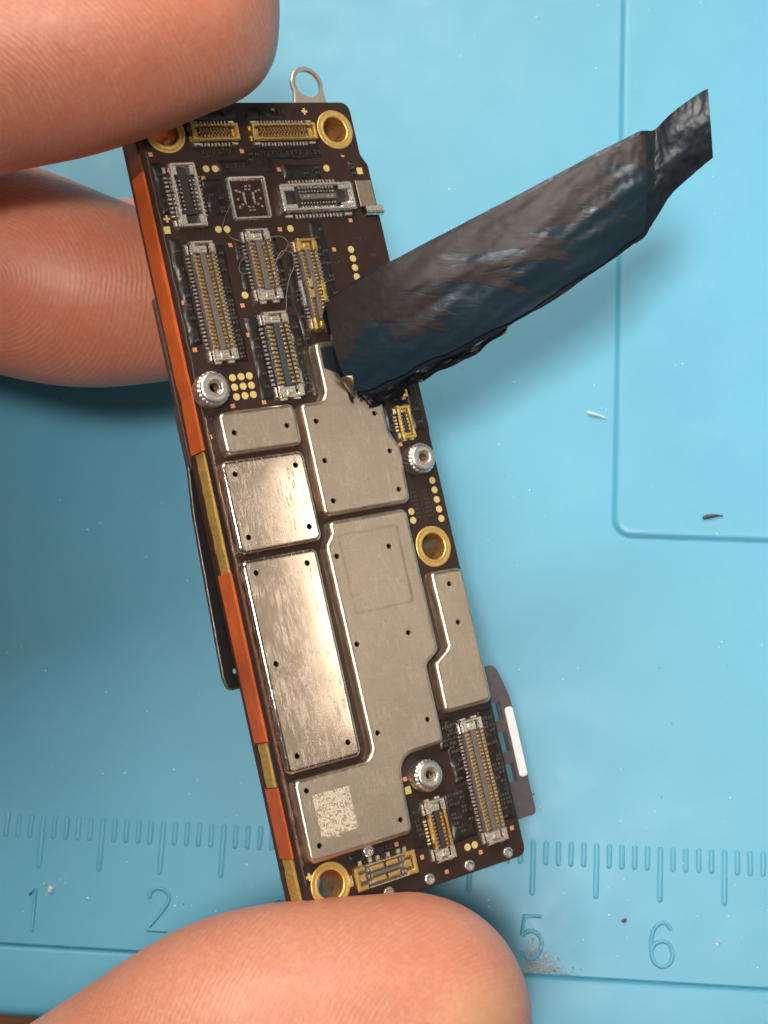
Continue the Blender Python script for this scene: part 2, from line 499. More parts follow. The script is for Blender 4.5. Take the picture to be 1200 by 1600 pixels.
def capsule_mesh(name, length, w, h):
    bm = bmesh.new()
    pts = []
    r = w/2
    for k in range(7): pts.append(Vector((r*math.cos(math.pi*k/6), -r+r*math.sin(math.pi*k/6))))
    for k in range(7): pts.append(Vector((-r*math.cos(math.pi*k/6), -length+r-r*math.sin(math.pi*k/6))))
    pts = ccw(pts)
    a = loop_verts(bm, pts, 0.002); b = loop_verts(bm, offset(pts, 0.07), h*0.65); c = loop_verts(bm, offset(pts, 0.15), h)
    bridge(bm, a, b); bridge(bm, b, c); bm.faces.new(c)
    bmesh.ops.recalc_face_normals(bm, faces=bm.faces)
    for f in bm.faces: f.smooth = True
    me = bpy.data.meshes.new(name); bm.to_mesh(me); bm.free()
    me.materials.append(M['mat'])
    return me
short_me = capsule_mesh('ruler_tick_short', 1.95, 0.44, 0.12)
long_me = capsule_mesh('ruler_tick_long', 4.32, 0.46, 0.12)
for k in range(4, 75):
    o = link('ruler_tick', long_me if k % 5 == 0 else short_me, None, mat_o)
    o.location = (k, 0.0, 0)

def stroke_digit(paths, x, y):
    bm = bmesh.new()
    for path, smooth in paths:
        pts = spline([(p[0], p[1], 0) for p in path], 6) if smooth else [Vector((p[0], p[1], 0)) for p in path]
        tube(bm, [(p.x, p.y, 0.0) for p in pts], 0.16, 8)
    o = finish(bm, 'ruler_digit', M['mat'], mat_o, True, 60)
    o.location = (x, y, 0.0)
    return o
D = {
 '1': [([(-0.45, 1.15), (0.0, 1.65), (0.0, -1.65)], False)],
 '2': [([(-0.80, 0.85), (-0.70, 1.35), (-0.1, 1.65), (0.60, 1.40), (0.80, 0.85), (0.60, 0.30), (0.0, -0.55), (-0.80, -1.55)], True), ([(-0.80, -1.6), (0.85, -1.6)], False)],
 '3': [([(-0.75, 1.2), (-0.2, 1.62), (0.6, 1.35), (0.65, 0.6), (0.0, 0.1), (0.75, -0.5), (0.65, -1.35), (-0.1, -1.65), (-0.8, -1.2)], True)],
 '4': [([(0.45, -1.65), (0.45, 1.65), (-0.85, -0.7), (0.85, -0.7)], False)],
 '5': [([(0.75, 1.60), (-0.62, 1.60), (-0.75, 0.10)], False), ([(-0.75, 0.10), (-0.2, 0.45), (0.45, 0.30), (0.82, -0.45), (0.50, -1.35), (-0.15, -1.65), (-0.85, -1.15)], True)],
 '6': [([(0.70, 1.15), (0.25, 1.62), (-0.40, 1.45), (-0.78, 0.6), (-0.82, -0.5), (-0.62, -1.3), (0.0, -1.65), (0.62, -1.35), (0.82, -0.65), (0.55, 0.05), (0.0, 0.25), (-0.55, 0.0), (-0.82, -0.5)], True)],
 '7': [([(-0.8, 1.6), (0.8, 1.6), (-0.2, -1.65)], False)],
}
for ch, x, y in (('1', 9.95, -7.55), ('2', 20.15, -7.0), ('3', 30.1, -7.3), ('4', 40.1, -7.4), ('5', 50.05, -7.48), ('6', 60.2, -7.5), ('7', 70.2, -7.5)):
    stroke_digit(D[ch], x, y)['label'] = 'raised numeral %s on the mat ruler' % ch

# ================================================================== LOGIC BOARD
BM = Matrix(((0.78435726, -0.25808541, 0.56407057, 35.513244),
             (0.30277224, 0.95294494, 0.01499738, 21.677995),
             (-0.54139880, 0.15902160, 0.82559038, 24.061008),
             (0, 0, 0, 1)))
board = bpy.data.objects.new('logic_board', None)
col.objects.link(board)
board.matrix_world = BM
board.empty_display_size = 3
tag(board, 'slim brown phone logic board with metal shields and small connectors, held by the hand', 'circuit board')

outline = [(-8.62, -26.65, 0.7), (8.62, -26.65, 0.6), (8.62, 3.55, 0.0), (8.70, 4.1, 0.0), (8.62, 23.65, 0.3), (8.17, 24.45, 0.3), (8.17, 28.4, 0.7), (-8.62, 28.4, 0.7)]
OUT = ccw(rounded(outline, 6))
RINGS = [(6.50, 26.32), (-6.80, 26.28), (6.76, -4.34), (-6.77, -24.42)]
HOLES = [circle(x, y, 1.02, 28) for x, y in RINGS]
bm = bmesh.new(); slab(bm, OUT, -0.62, 0.0, HOLES, 0.05)
pcb = finish(bm, 'circuit_board', M['mask'], board)
bm = bmesh.new(); slab(bm, offset(OUT, 0.10), -2.50, -0.622, HOLES)
finish(bm, 'interposer_frame', M['core'], board)
bm = bmesh.new(); slab(bm, OUT, -3.15, -2.502, HOLES, 0.0)
finish(bm, 'rear_circuit_board', M['core'], board)
# pale chamfer line along the left edge of the mask
bm = bmesh.new()
pts = [(-8.50+0.03*math.sin(i*1.7)+0.02*random.random(), 25.0-i*0.62, 0.012) for i in range(80)]
tube(bm, pts, 0.030, 5)
finish(bm, 'edge_seam', simple('edge_resin', (0.17, 0.12, 0.10), 0.3, 0, 0.2, 4, 0.3, 6), pcb, True)

# side strips along the left edge
def side_strip(name, mat, segs, z0, z1, proud):
    """segs: [(y, dx)] polyline along the edge"""
    bm = bmesh.new()
    rows = []
    for y, dx in segs:
        x = -8.56-proud-dx
        rows.append([bm.verts.new(p) for p in ((-8.3, y, z1), (x+0.06, y, z1), (x, y, z1-0.07), (x-0.03, y, z0+0.05), (x+0.05, y, z0), (-8.3, y, z0))])
    for a, b in zip(rows, rows[1:]): bridge(bm, a, b)
    bm.faces.new(rows[0]); bm.faces.new(rows[-1][::-1])
    return finish(bm, name, mat, board)
def wavy(y0, y1, n, amp):
    return [(y0+(y1-y0)*i/n, amp*random.uniform(-1, 1)) for i in range(n+1)]
side_strip('edge_tape', M['amber'], [(27.6, 0.0), (25.2, 0.02), (23.9, 0.0)], -2.45, -0.75, 0.14)
side_strip('edge_tape', M['orange'], [(23.88, 0.0), (15, 0.03), (9.6, 0.02), (9.1, -0.04), (8.5, -0.10), (8.0, -0.04), (4.75, 0.04)], -2.42, -0.60, 0.21)
side_strip('edge_plating', M['gold_matte'], wavy(4.7, -3.4, 22, 0.035), -2.15, -0.95, 0.10)
side_strip('edge_tape', M['orange'], [(-3.42, 0.02), (-9, 0.03), (-14.62, 0.0)], -2.42, -0.60, 0.20)
side_strip('edge_plating', M['gold_matte'], wavy(-14.7, -17.6, 9, 0.035), -2.2, -1.0, 0.10)
side_strip('edge_tape', M['orange'], [(-17.66, 0.0), (-22.25, 0.0)], -2.42, -0.60, 0.17)
side_strip('edge_plating', M['gold_matte'], wavy(-22.3, -26.3, 12, 0.035), -2.25, -0.95, 0.10)
# underfill bead that runs between the shields and the left edge
bm = bmesh.new()
rows = []
N = 90
for i in range(N+1):
    y = 6.8-i*(6.8+22.8)/N
    w = 0.13+0.10*noise.noise((y*1.3, 2, 5)); h = 0.10+0.14*abs(noise.noise((y*2.1, 7, 1)))
    xc = -8.42
    rows.append([bm.verts.new((xc+a*w, y, 0.004+h*hh)) for a, hh in ((-1, 0), (-0.6, 0.7), (0, 1), (0.6, 0.7), (1, 0))])
for a, b in zip(rows, rows[1:]):
    for k in range(4): bm.faces.new((a[k], a[k+1], b[k+1], b[k]))
finish(bm, 'resin_bead', simple('brown_resin', (0.16, 0.075, 0.04), 0.25, 0, 0.4, 3, 0.5, 5, 0.1), pcb, True, 80)

# plates on the rear
bm = bmesh.new(); slab(bm, rounded([(-8.72, 16.0, 0.3), (-8.66, 4.0, 0.3), (7.6, 4.0, 0.3), (7.6, 16.0, 0.3)]), -3.60, -3.17, (), 0.0)
finish(bm, 'rear_shield', M['dark_steel'], board)
bpoly = rounded([(-8.62, 8.6, 0.2), (-8.60, 4.2, 0.5), (-8.95, 1.0, 0.5), (-9.35, -10.0, 0.55), (-9.15, -10.95, 0.5), (-2.0, -10.95, 0.5), (-2.0, 8.6, 0.5)])
bpoly = ccw(bpoly)
hole = circle(-8.36, -9.75, 0.17, 14)
bm = bmesh.new(); slab(bm, offset(bpoly, 0.09), -4.02, -3.86, [hole])
bp = finish(bm, 'rear_plate', M['black_plate'], board)
bm = bmesh.new()
o1 = bpoly; o2 = offset(bpoly, 0.10)
a = loop_verts(bm, o1, -4.08); b = loop_verts(bm, o1, -3.76); c = loop_verts(bm, offset(bpoly, 0.05), -3.72); d = loop_verts(bm, o2, -3.78); e = loop_verts(bm, o2, -4.08)
for p, q in ((a, b), (b, c), (c, d), (d, e), (e, a)): bridge(bm, p, q)
finish(bm, 'plate_rim', M['dark_steel'], bp, True, 50)

# bracket on the right
def slot(x0, y0, x1, y1): return [Vector(p) for p in ((x0, y0), (x1, y0), (x1, y1), (x0, y1))]
bm = bmesh.new()
slab(bm, rounded([(6.0, -13.5, 0.2), (11.75, -13.5, 0.75), (12.42, -16.0, 0.1), (12.42, -24.75, 0.35), (6.0, -24.75, 0.2)]), -3.30, -3.05,
     [slot(10.55, -17.55, 11.18, -16.2), slot(10.55, -19.85, 11.22, -18.42), slot(10.60, -22.05, 11.25, -20.75)], 0.05)
br = finish(bm, 'side_bracket', M['grey_bracket'], board)
br['label'] = 'grey slotted bracket with a white strip'
bm = bmesh.new(); slab(bm, rounded(rect(11.66, -21.9, 12.36, -16.75, 0.25)), -3.06, -2.92, (), 0.05)
finish(bm, 'white_strip', M['white'], br)
for y in (-16.85, -19.15, -21.4):
    bm = bmesh.new(); add_box(bm, 11.26, y-0.72, -3.06, 11.36, y+0.72, -2.85)
    finish(bm, 'slot_lip', M['grey_bracket'], br)

# screw loop at the top
bm = bmesh.new()
cx, cy = 6.02, 30.45
outp = []
for k in range(25):
    a = math.radians(200-220*k/24)
    outp.append(Vector((cx+1.32*math.cos(a), cy+1.32*math.sin(a))))
outp += [Vector((7.30, 29.0)), Vector((7.42, 27.6)), Vector((4.42, 27.6)), Vector((4.58, 29.0))]
inn = circle(cx+0.02, cy-0.02, 1.02, 32)
slab(bm, outp, -1.72, -1.42, [inn], 0.08)
lp = finish(bm, 'screw_loop', M['loop_metal'], board, True, 30)
lp['label'] = 'bent metal screw loop above the top edge'

# plated screw holes
for x, y in RINGS:
    bm = bmesh.new()
    lathe(bm, [(1.46, 0.003), (1.45, 0.05), (1.40, 0.075), (1.26, 0.07), (1.20, 0.045), (1.14, 0.045), (1.08, 0.085), (1.00, 0.085), (0.94, 0.03)], 40, x, y)
    rg = finish(bm, 'screw_hole_ring', M['ring_gold'], board, True, 60)
    bm = bmesh.new()
    lathe(bm, [(0.94, 0.03), (0.90, -0.10), (0.88, -0.6), (0.88, -2.6), (0.90, -3.16)], 40, x, y)
    finish(bm, 'bore', M['bore'], rg, True, 60)

# threaded standoffs
def standoff(x, y, s=1.0):
    bm = bmesh.new()
    seg = 44
    prof = [(0.36, 0.25), (0.40, 1.12), (0.48, 1.24), (0.52, 1.26), (0.86, 1.26), (0.94, 1.20), (0.96, 1.08)]
    lathe(bm, [(r*s, z) for r, z in prof], seg, x, y)
    bm2 = finish(bm, 'threaded_standoff', M['steel'], board, True, 40)
    # knurled skirt: slanted teeth
    bm = bmesh.new()
    rings = []
    nt = 22
    for zi in range(7):
        z = 0.0+1.08*zi/6
        ring = []
        for k in range(nt*4):
            a = 2*math.pi*k/(nt*4)
            ph = (k % 4)
            depth = 0.045 if ph in (0, 1) else 0.0
            if zi in (0, 6): depth *= 0.3
            aa = a+0.35*z
            r = (1.06-0.06*max(0, zi-5)+depth-(0.10 if zi == 6 else 0))*s
            ring.append(bm.verts.new((x+r*math.cos(aa), y+r*math.sin(aa), z)))
        rings.append(ring)
    for p, q in zip(rings, rings[1:]): bridge(bm, p, q)
    top = [bm.verts.new((x+0.95*s*math.cos(2*math.pi*k/(nt*4)+0.378), y+0.95*s*math.sin(2*math.pi*k/(nt*4)+0.378), 1.085)) for k in range(nt*4)]
    bridge(bm, rings[-1], top)
    finish(bm, 'knurled_skirt', M['steel'], bm2, False)
    bm = bmesh.new()
    pts = []
    for k in range(70):
        a = 2*math.pi*k/14
        pts.append((x+0.37*s*math.cos(a), y+0.37*s*math.sin(a), 0.3+0.85*k/70))
    tube(bm, pts, 0.05, 5)
    finish(bm, 'thread', M['tan_nickel'], bm2, True)
    return bm2
standoff(-7.80, 8.46, 1.06); standoff(6.88, 1.84, 0.98); standoff(1.68, -19.40, 0.98)

# ------------------------------------------------------------------ shields
def shield(label, poly, vents, mat, h=0.85, bevel=0.30):
    base = ccw(rounded(poly, 8))
    bm = bmesh.new()
    levels = [(-0.03, 0.004), (0.0, 0.06)]
    ns = 6
    for k in range(ns+1):
        a = math.pi/2*k/ns
        levels.append((bevel*(1-math.cos(a)), h-bevel+bevel*math.sin(a)))
    prev = None
    for d, z in levels:
        lv = loop_verts(bm, offset(base, d), z)
        if prev: bridge(bm, prev, lv)
        prev = lv
    loops = [prev]
    for vx, vy in vents:
        rim = loop_verts(bm, circle(vx, vy, 0.205, 18), h)
        r2 = loop_verts(bm, circle(vx, vy, 0.175, 18), h-0.035)
        r3 = loop_verts(bm, circle(vx, vy, 0.165, 18), h-0.16)
        bridge(bm, rim, r2); bridge(bm, r2, r3)
        loops.append(rim)
    fill(bm, loops)
    bm.normal_update()
    bmesh.ops.recalc_face_normals(bm, faces=bm.faces)
    o = finish(bm, 'shield_can', mat, board, True, 40)
    o['label'] = label
    # added black sheet under the lid, its colour stands in for shade inside the vents
    bm = bmesh.new()
    lo = loop_verts(bm, offset(base, bevel+0.05), 0.02); bm.faces.new(lo)
    finish(bm, 'vent_shade_sheet', M['black_plate'], o)
    return o
s1 = shield('small wide polished shield at the upper left', rect(-7.85, 3.98, -2.10, 6.88, 0.50), [(-6.97, 5.41), (-3.03, 5.41)], M['shield_brushed'])
s2 = shield('square mirror-like shield with a bright reflection', rect(-8.45, -2.58, -2.20, 3.66, 0.55), [(-7.56, 2.70), (-3.05, 2.70), (-3.05, -1.51), (-7.58, -1.51)], M['shield_smooth'])
s4 = shield('tall polished shield with diagonal scuffs', rect(-8.50, -16.95, -2.82, -2.92, 0.50), [(-7.60, -3.86), (-3.80, -3.86), (-7.60, -9.85), (-7.54, -15.87), (-3.73, -15.87)], M['shield_smooth'])
s3 = shield('brushed shield with a neck under the tape', [(0.40, 10.85, 0.4), (0.40, 6.78, 0.75), (-1.68, 6.78, 0.4), (-1.70, -1.05, 0.5), (5.30, -1.05, 0.5), (5.45, 2.9, 0.6), (4.83, 4.1, 0.7), (4.76, 10.85, 0.4)],
            [(-0.76, 5.44), (3.92, 5.44), (4.47, 2.69), (-0.79, 2.69), (4.49, -0.05), (-0.81, -0.08)], M['shield_brushed'])
s5 = shield('largest brushed shield with a pale etched square', [(-1.52, -1.40, 0.5), (-1.52, -2.30, 0.5), (-2.14, -3.0, 0.6), (-2.05, -17.42, 0.95), (-8.18, -17.35, 0.5), (-8.22, -22.75, 0.5), (-0.35, -22.75, 0.55), (-0.15, -17.72, 1.3), (3.62, -17.62, 0.5), (3.60, -12.20, 0.5), (4.80, -11.45, 0.5), (4.80, -1.40, 0.5)],
            [(-1.49, -3.79), (2.68, -3.79), (2.67, -9.80), (-1.45, -9.79), (-1.38, -15.80), (2.64, -15.80), (-7.42, -18.16), (-7.35, -21.72), (-1.12, -21.68)], M['shield_brushed'])
s6 = shield('narrow stepped brushed shield at the right edge', [(5.48, -6.10, 0.4), (5.58, -11.45, 0.5), (4.22, -12.30, 0.5), (4.18, -15.75, 0.4), (8.22, -15.75, 0.5), (8.25, -6.16, 0.5)], [(6.83, -7.16), (6.82, -9.87)], M['shield_brushed'])
# embossed panel and etched patch on the largest shield
bm = bmesh.new()
bp2 = ccw(rounded([(-1.15, -2.35, 0.3), (3.72, -2.35, 0.3), (3.70, -7.9, 0.4), (-1.15, -7.9, 0.4)], 5))
a = loop_verts(bm, bp2, 0.8525); b = loop_verts(bm, offset(bp2, 0.22), 0.868)
bridge(bm, a, b)
holes = [circle(2.68, -3.79, 0.215, 18)]
hv = loop_verts(bm, holes[0], 0.868); hv2 = loop_verts(bm, holes[0], 0.853); bridge(bm, hv, hv2)
fill(bm, [b, hv])
finish(bm, 'embossed_panel', M['shield_brushed'], s5, True, 20)
bm = bmesh.new()
slab(bm, [Vector(p) for p in ((-7.12, -18.55), (-4.38, -18.58), (-4.40, -21.34), (-5.6, -21.38), (-5.75, -21.62), (-6.2, -21.40), (-7.10, -21.30))], 0.852, 0.858)
finish(bm, 'etched_square', M['etch'], s5)['label'] = 'pale mottled etched square'
# black film left on the neck of the upper shield
bm = bmesh.new()
slab(bm, [Vector(p) for p in ((0.78, 10.45), (4.4, 10.45), (4.4, 7.6), (3.4, 7.2), (2.6, 7.9), (1.6, 8.6), (0.74, 9.0))], 0.853, 0.875)
finish(bm, 'film_residue', M['tape_dark'], s3)

# ------------------------------------------------------------------ connectors
def xf(cx, cy, rot):
    c, s = math.cos(rot), math.sin(rot)
    def f(bm):
        for v in bm.verts:
            x, y = v.co.x, v.co.y
            v.co.x = cx+c*x-s*y; v.co.y = cy+s*x+c*y
    return f

def ubox(bm, v0, u0, z0, v1, u1, z1, bev=0.0):
    add_box(bm, min(v0, v1), min(u0, u1), z0, max(v0, v1), max(u0, u1), z1, bev)

def connector(label, cx, cy, L, W, n, rot=0.0, plastic='plastic_grey', cap='silver', contact='gold', wall='plastic_grey', tails=(1, 1), h=0.55, cap_len=0.85, tongue=True, tail_skip=()):
    """local: y along the length, x across"""
    T = xf(cx, cy, rot)
    w2, l2 = W/2, L/2
    # housing: floor, two long walls and a centre tongue
    bm = bmesh.new()
    ubox(bm, -w2+0.02, -l2+0.02, 0.01, w2-0.02, l2-0.02, 0.16)
    if tongue:
        ubox(bm, -W*0.13, -l2+cap_len*0.9, 0.16, W*0.13, l2-cap_len*0.9, h*0.80, 0.05)
    T(bm)
    hs = finish(bm, 'connector', M[plastic], board)
    hs['label'] = label
    bm = bmesh.new()
    for s in (-1, 1):
        ubox(bm, s*w2, -l2+cap_len*0.7, 0.16, s*(w2-W*0.13), l2-cap_len*0.7, h*0.92, 0.03)
    T(bm); finish(bm, 'side_wall', M[wall], hs)
    # metal end caps: a U around each end with a notched inner ledge
    for s in (-1, 1):
        bm = bmesh.new()
        e = s*l2
        ubox(bm, -w2-0.03, e, 0.02, w2+0.03, e-s*0.22, h+0.05, 0.06)
        for q in (-1, 1):
            ubox(bm, q*(w2+0.03), e-s*0.18, 0.02, q*(w2-W*0.20), e-s*cap_len, h+0.04, 0.06)
        ubox(bm, -w2*0.5, e-s*0.24, 0.02, w2*0.5, e-s*(cap_len*0.95), h*0.62, 0.05)
        ubox(bm, -w2*0.28, e-s*0.30, 0.02, w2*0.28, e-s*(cap_len*0.7), h*0.80, 0.04)
        ubox(bm, -w2*0.9, e+s*0.10, 0.004, -w2*0.3, e-s*0.05, 0.14)
        ubox(bm, w2*0.9, e+s*0.10, 0.004, w2*0.3, e-s*0.05, 0.14)
        T(bm); finish(bm, 'end_cap', M[cap], hs, True, 30)
    # contacts: too small to pick apart singly
    bm = bmesh.new()
    span = L-2*cap_len-0.15
    p = span/n
    for k in range(n):
        y = -span/2+(k+0.5)*p
        for s in (-1, 1):
            ubox(bm, s*(w2-W*0.02), y-p*0.30, h*0.86, s*(w2-W*0.16), y+p*0.30, h*0.99, 0.03)
            ubox(bm, s*(W*0.17), y-p*0.27, 0.16, s*(W*0.31), y+p*0.27, h*0.70, 0.04)
    if not tongue:
        for k in range(n):
            y = -span/2+(k+0.5)*p
            for q, (x, z) in enumerate(((-W*0.10, 0.26), (W*0.04, 0.22), (W*0.13, 0.27))):
                o_ = p*0.25*(1 if q % 2 else -1)
                ubox(bm, x-W*0.045, y+o_-p*0.22, 0.16, x+W*0.045, y+o_+p*0.22, z, 0.02)
    T(bm); tag(finish(bm, 'contacts', M[contact], hs), kind='stuff')
    bm = bmesh.new()
    for side, on in ((-1, tails[0]), (1, tails[1])):
        if not on: continue
        for k in range(n):
            if (side, k) in tail_skip: continue
            y = -span/2+(k+0.5)*p
            ubox(bm, side*(w2+0.05), y-p*0.29, 0.004, side*(w2+0.34), y+p*0.29, 0.13, 0.04)
        for s in (-1, 1):
            ubox(bm, side*(w2+0.08), s*(l2-0.1), 0.004, side*(w2+0.30), s*(l2-cap_len*1.05), 0.24, 0.05)
    if len(bm.verts):
        T(bm); tag(finish(bm, 'solder_tails', M['silver'], hs), kind='stuff')
    else:
        bm.free()
    return hs

connector('tall silver connector near the left edge, longest of the upper group', -6.18, 14.42, 8.25, 1.62, 24)
connector('short silver connector in the upper middle', -1.85, 16.65, 5.05, 1.66, 12)
connector('slate silver connector above the neck of the shield', -1.90, 10.35, 6.0, 1.72, 14, 0, 'plastic_blue', 'silver', 'gold', 'plastic_blue')
c8 = connector('gold rimmed connector partly under the tape', 1.80, 15.05, 6.5, 1.38, 18, 0, 'plastic_grey', 'gold', 'gold', 'plastic_grey')
bm = bmesh.new()
for (x, y) in ((1.42, 15.1), (1.40, 14.35), (2.36, 14.75), (2.34, 14.02)):
    add_box(bm, x-0.15, y-0.32, 0.3, x+0.15, y+0.32, 0.60, 0.06)
finish(bm, 'wide_contacts', M['gold_bright'], c8)
bm = bmesh.new(); add_box(bm, 0.70, 13.6, 0.004, 0.98, 15.5, 0.20, 0.06)
finish(bm, 'wide_tail', M['silver'], c8)
connector('long gold contact connector at the lower right', 6.30, -20.84, 8.62, 1.60, 27, 0, 'plastic_grey', 'silver', 'gold', 'plastic_grey', (1, 0))
connector('small gold walled connector at the lower right', 1.98, -23.15, 4.1, 1.42, 9, 0, 'plastic_dark', 'silver', 'bronze_contact', 'gold', (1, 0), tail_skip=((-1, 0), (-1, 8)))
connector('short gold connector at the top left', -3.28, 26.12, 3.58, 1.16, 9, math.pi/2, 'plastic_dark', 'gold', 'bronze_contact', 'gold', (1, 1), 0.5, 0.55, False)
connector('long gold connector at the top right', 2.10, 26.10, 5.12, 1.18, 15, math.pi/2, 'plastic_dark', 'gold', 'bronze_contact', 'gold', (1, 1), 0.5, 0.6, False)
connector('small gold connector at the right edge beside the upper shield', 6.66, 4.60, 2.36, 1.02, 5, 0, 'plastic_dark', 'gold_bright', 'gold_bright', 'gold', (1, 0), 0.45, 0.5)
connector('small gold connector at the right edge, half hidden by the tape', 6.72, 7.55, 2.36, 1.02, 5, 0, 'plastic_dark', 'gold_bright', 'gold_bright', 'gold', (1, 0), 0.45, 0.5)

# vertical silver receptacle at the upper left
def receptacle(label, cx, cy, L, W, rot, n):
    T = xf(cx, cy, rot); l2, w2 = L/2, W/2
    bm = bmesh.new()
    ubox(bm, -w2+0.05, -l2+0.05, 0.01, w2-0.05, l2-0.05, 0.12)
    ubox(bm, -w2*0.30, -l2*0.42, 0.12, w2*0.30, l2*0.42, 0.46, 0.05)
    for s in (-1, 1): ubox(bm, s*w2*0.86, -l2*0.55, 0.12, s*w2*0.48, l2*0.55, 0.40, 0.04)
    ubox(bm, -w2*0.5, l2*0.60, 0.12, w2*0.5, l2*0.40, 0.42, 0.04); ubox(bm, -w2*0.5, -l2*0.60, 0.12, w2*0.5, -l2*0.40, 0.42, 0.04)
    T(bm); hs = finish(bm, 'connector', M['plastic_dark'], board); hs['label'] = label
    # bright wrap-around frame
    bm = bmesh.new()
    o = ccw(rounded(rect(-w2, -l2, w2, l2, 0.14), 4))
    prof = [(0.0, 0.02), (0.0, 0.55), (0.08, 0.62), (0.20, 0.62), (0.27, 0.55), (0.27, 0.12)]
    pr = None
    for d, z in prof:
        lv = loop_verts(bm, offset(o, d), z)
        if pr: bridge(bm, pr, lv)
        pr = lv
    for s in (-1, 1):
        ubox(bm, -w2*0.95, s*(l2-0.12), 0.05, -w2*0.45, s*(l2*0.60), 0.58, 0.06)
        ubox(bm, w2*0.95, s*(l2-0.12), 0.05, w2*0.45, s*(l2*0.60), 0.58, 0.06)
        ubox(bm, -w2*0.6, s*(l2-0.20), 0.05, w2*0.6, s*(l2*0.86), 0.50, 0.06)
    T(bm); finish(bm, 'frame', M['silver'], hs, True, 40)
    bm = bmesh.new()
    sp = L*0.50/n
    for k in range(n):
        y = -L*0.25+(k+0.5)*sp
        for x in (-0.68, -0.40, 0.40, 0.68):
            ubox(bm, w2*x-0.07, y-sp*0.27, 0.36, w2*x+0.07, y+sp*0.27, 0.47, 0.03)
    T(bm); tag(finish(bm, 'contacts', M['silver'], hs), kind='stuff')
    bm = bmesh.new()
    sp = L*0.66/(n+2)
    for k in range(n+2):
        y = -L*0.33+(k+0.5)*sp
        for s in (-1, 1):
            ubox(bm, s*(w2+0.05), y-sp*0.26, 0.004, s*(w2+0.36), y+sp*0.26, 0.13, 0.04)
    for s in (-1, 1):
        ubox(bm, -(w2+0.32), s*l2*0.72, 0.004, -(w2+0.06), s*l2*0.92, 0.18, 0.05)
    T(bm); tag(finish(bm, 'solder_tails', M['silver'], hs), kind='stuff')
    return hs
receptacle('upright silver framed receptacle at the upper left', -6.38, 21.75, 4.5, 1.98, 0, 8)
r5 = receptacle('wide silver framed receptacle near the metal clip', 3.55, 21.25, 5.9, 2.05, math.pi/2, 12)
bm = bmesh.new(); add_box(bm, 2.1, 21.05, 0.46, 5.0, 21.45, 0.56, 0.04)
finish(bm, 'key_bar', M['plastic_grey'], r5)
bm = bmesh.new()
for x in (2.45, 2.75, 4.35, 4.65): add_box(bm, x-0.07, 21.17, 0.56, x+0.07, 21.33, 0.60, 0.02)
finish(bm, 'key_contacts', M['silver'], r5)

# square frame with a ring of little pads
bm = bmesh.new()
fo = ccw(rounded([(-3.16, 19.93, 0.25), (-0.14, 19.93, 0.25), (-0.04, 23.1, 0.25), (-3.12, 23.1, 0.25)], 5))
a = loop_verts(bm, fo, 0.004); b = loop_verts(bm, offset(fo, 0.10), 0.16); c = loop_verts(bm, offset(fo, 0.22), 0.15); d = loop_verts(bm, offset(fo, 0.34), 0.004)
bridge(bm, a, b); bridge(bm, b, c); bridge(bm, c, d)
sf = finish(bm, 'solder_frame', M['silver'], board, True, 40)
sf['label'] = 'square tinned frame with a ring of small pads'
fx, fy = -1.62, 21.5
def spad(x0, y0, x1, y1):
    bm = bmesh.new(); add_box(bm, fx+x0-0.02, fy+y0-0.02, 0.004, fx+x1+0.02, fy+y1+0.02, 0.11, 0.05)
    finish(bm, 'solder_pad', M['silver'], sf)
for s in (-1, 1):
    spad(s*0.36-0.06, -0.42, s*0.36+0.06, 0.42)
    spad(-0.20, s*0.62-0.05, -0.04, s*0.62+0.05); spad(0.08, s*0.62-0.05, 0.24, s*0.62+0.05)
    spad(-0.16, s*0.86-0.05, 0.0, s*0.86+0.05); spad(0.14, s*0.86-0.05, 0.30, s*0.86+0.05)
    for y in (-0.62, -0.05, 0.55):
        spad(s*0.86-0.08, y-0.07, s*0.86+0.08, y+0.07)
    spad(s*0.60-0.07, 0.38, s*0.60+0.07, 0.52); spad(s*0.60-0.07, -0.52, s*0.60+0.07, -0.38)

# horizontal blade connector at the bottom
bm = bmesh.new()
add_box(bm, -5.05, -25.35, 0.01, -0.45, -23.85, 0.20, 0.04)
add_box(bm, -4.0, -24.72, 0.20, -1.5, -24.48, 0.46, 0.05)
bl = finish(bm, 'connector', M['plastic_grey'], board)
bl['label'] = 'blade connector with gold bars at the bottom edge'
bm = bmesh.new()
for x0, x1 in ((-3.85, -2.85), (-2.70, -1.75)):
    for y in (-24.95, -24.18): add_box(bm, x0, y-0.17, 0.20, x1, y+0.17, 0.50, 0.06)
finish(bm, 'blade', M['gold'], bl)
for s, x0, x1 in ((-1, -5.15, -4.30), (1, -0.40, -1.25)):
    bm = bmesh.new()
    ubox(bm, x0, -25.38, 0.02, x0+s*-0.30, -23.82, 0.58, 0.08)
    ubox(bm, x0, -25.38, 0.02, x1, -25.05, 0.56, 0.08); ubox(bm, x0, -24.15, 0.02, x1, -23.82, 0.56, 0.08)
    ubox(bm, x0-s*0.35, -24.85, 0.02, x1, -24.35, 0.42, 0.06)
    finish(bm, 'end_cap', M['gold'], bl, True, 30)
for y0, y1 in ((-25.36, -25.26), (-23.94, -23.84)):
    bm = bmesh.new(); add_box(bm, -4.25, y0, 0.1, -1.3, y1, 0.55, 0.03)
    finish(bm, 'side_wall', M['silver'], bl)
bm = bmesh.new()
for x in (-4.15, -3.95, -1.62, -1.42):
    for y in (-25.0, -24.6, -24.15): add_box(bm, x-0.07, y-0.12, 0.2, x+0.07, y+0.12, 0.55, 0.04)
for x in (-4.4, -3.6, -3.0, -2.2, -1.4, -0.9): add_box(bm, x-0.14, -23.82, 0.004, x+0.14, -23.52, 0.14, 0.04)
add_box(bm, -5.42, -24.95, 0.004, -5.22, -24.25, 0.3, 0.06)
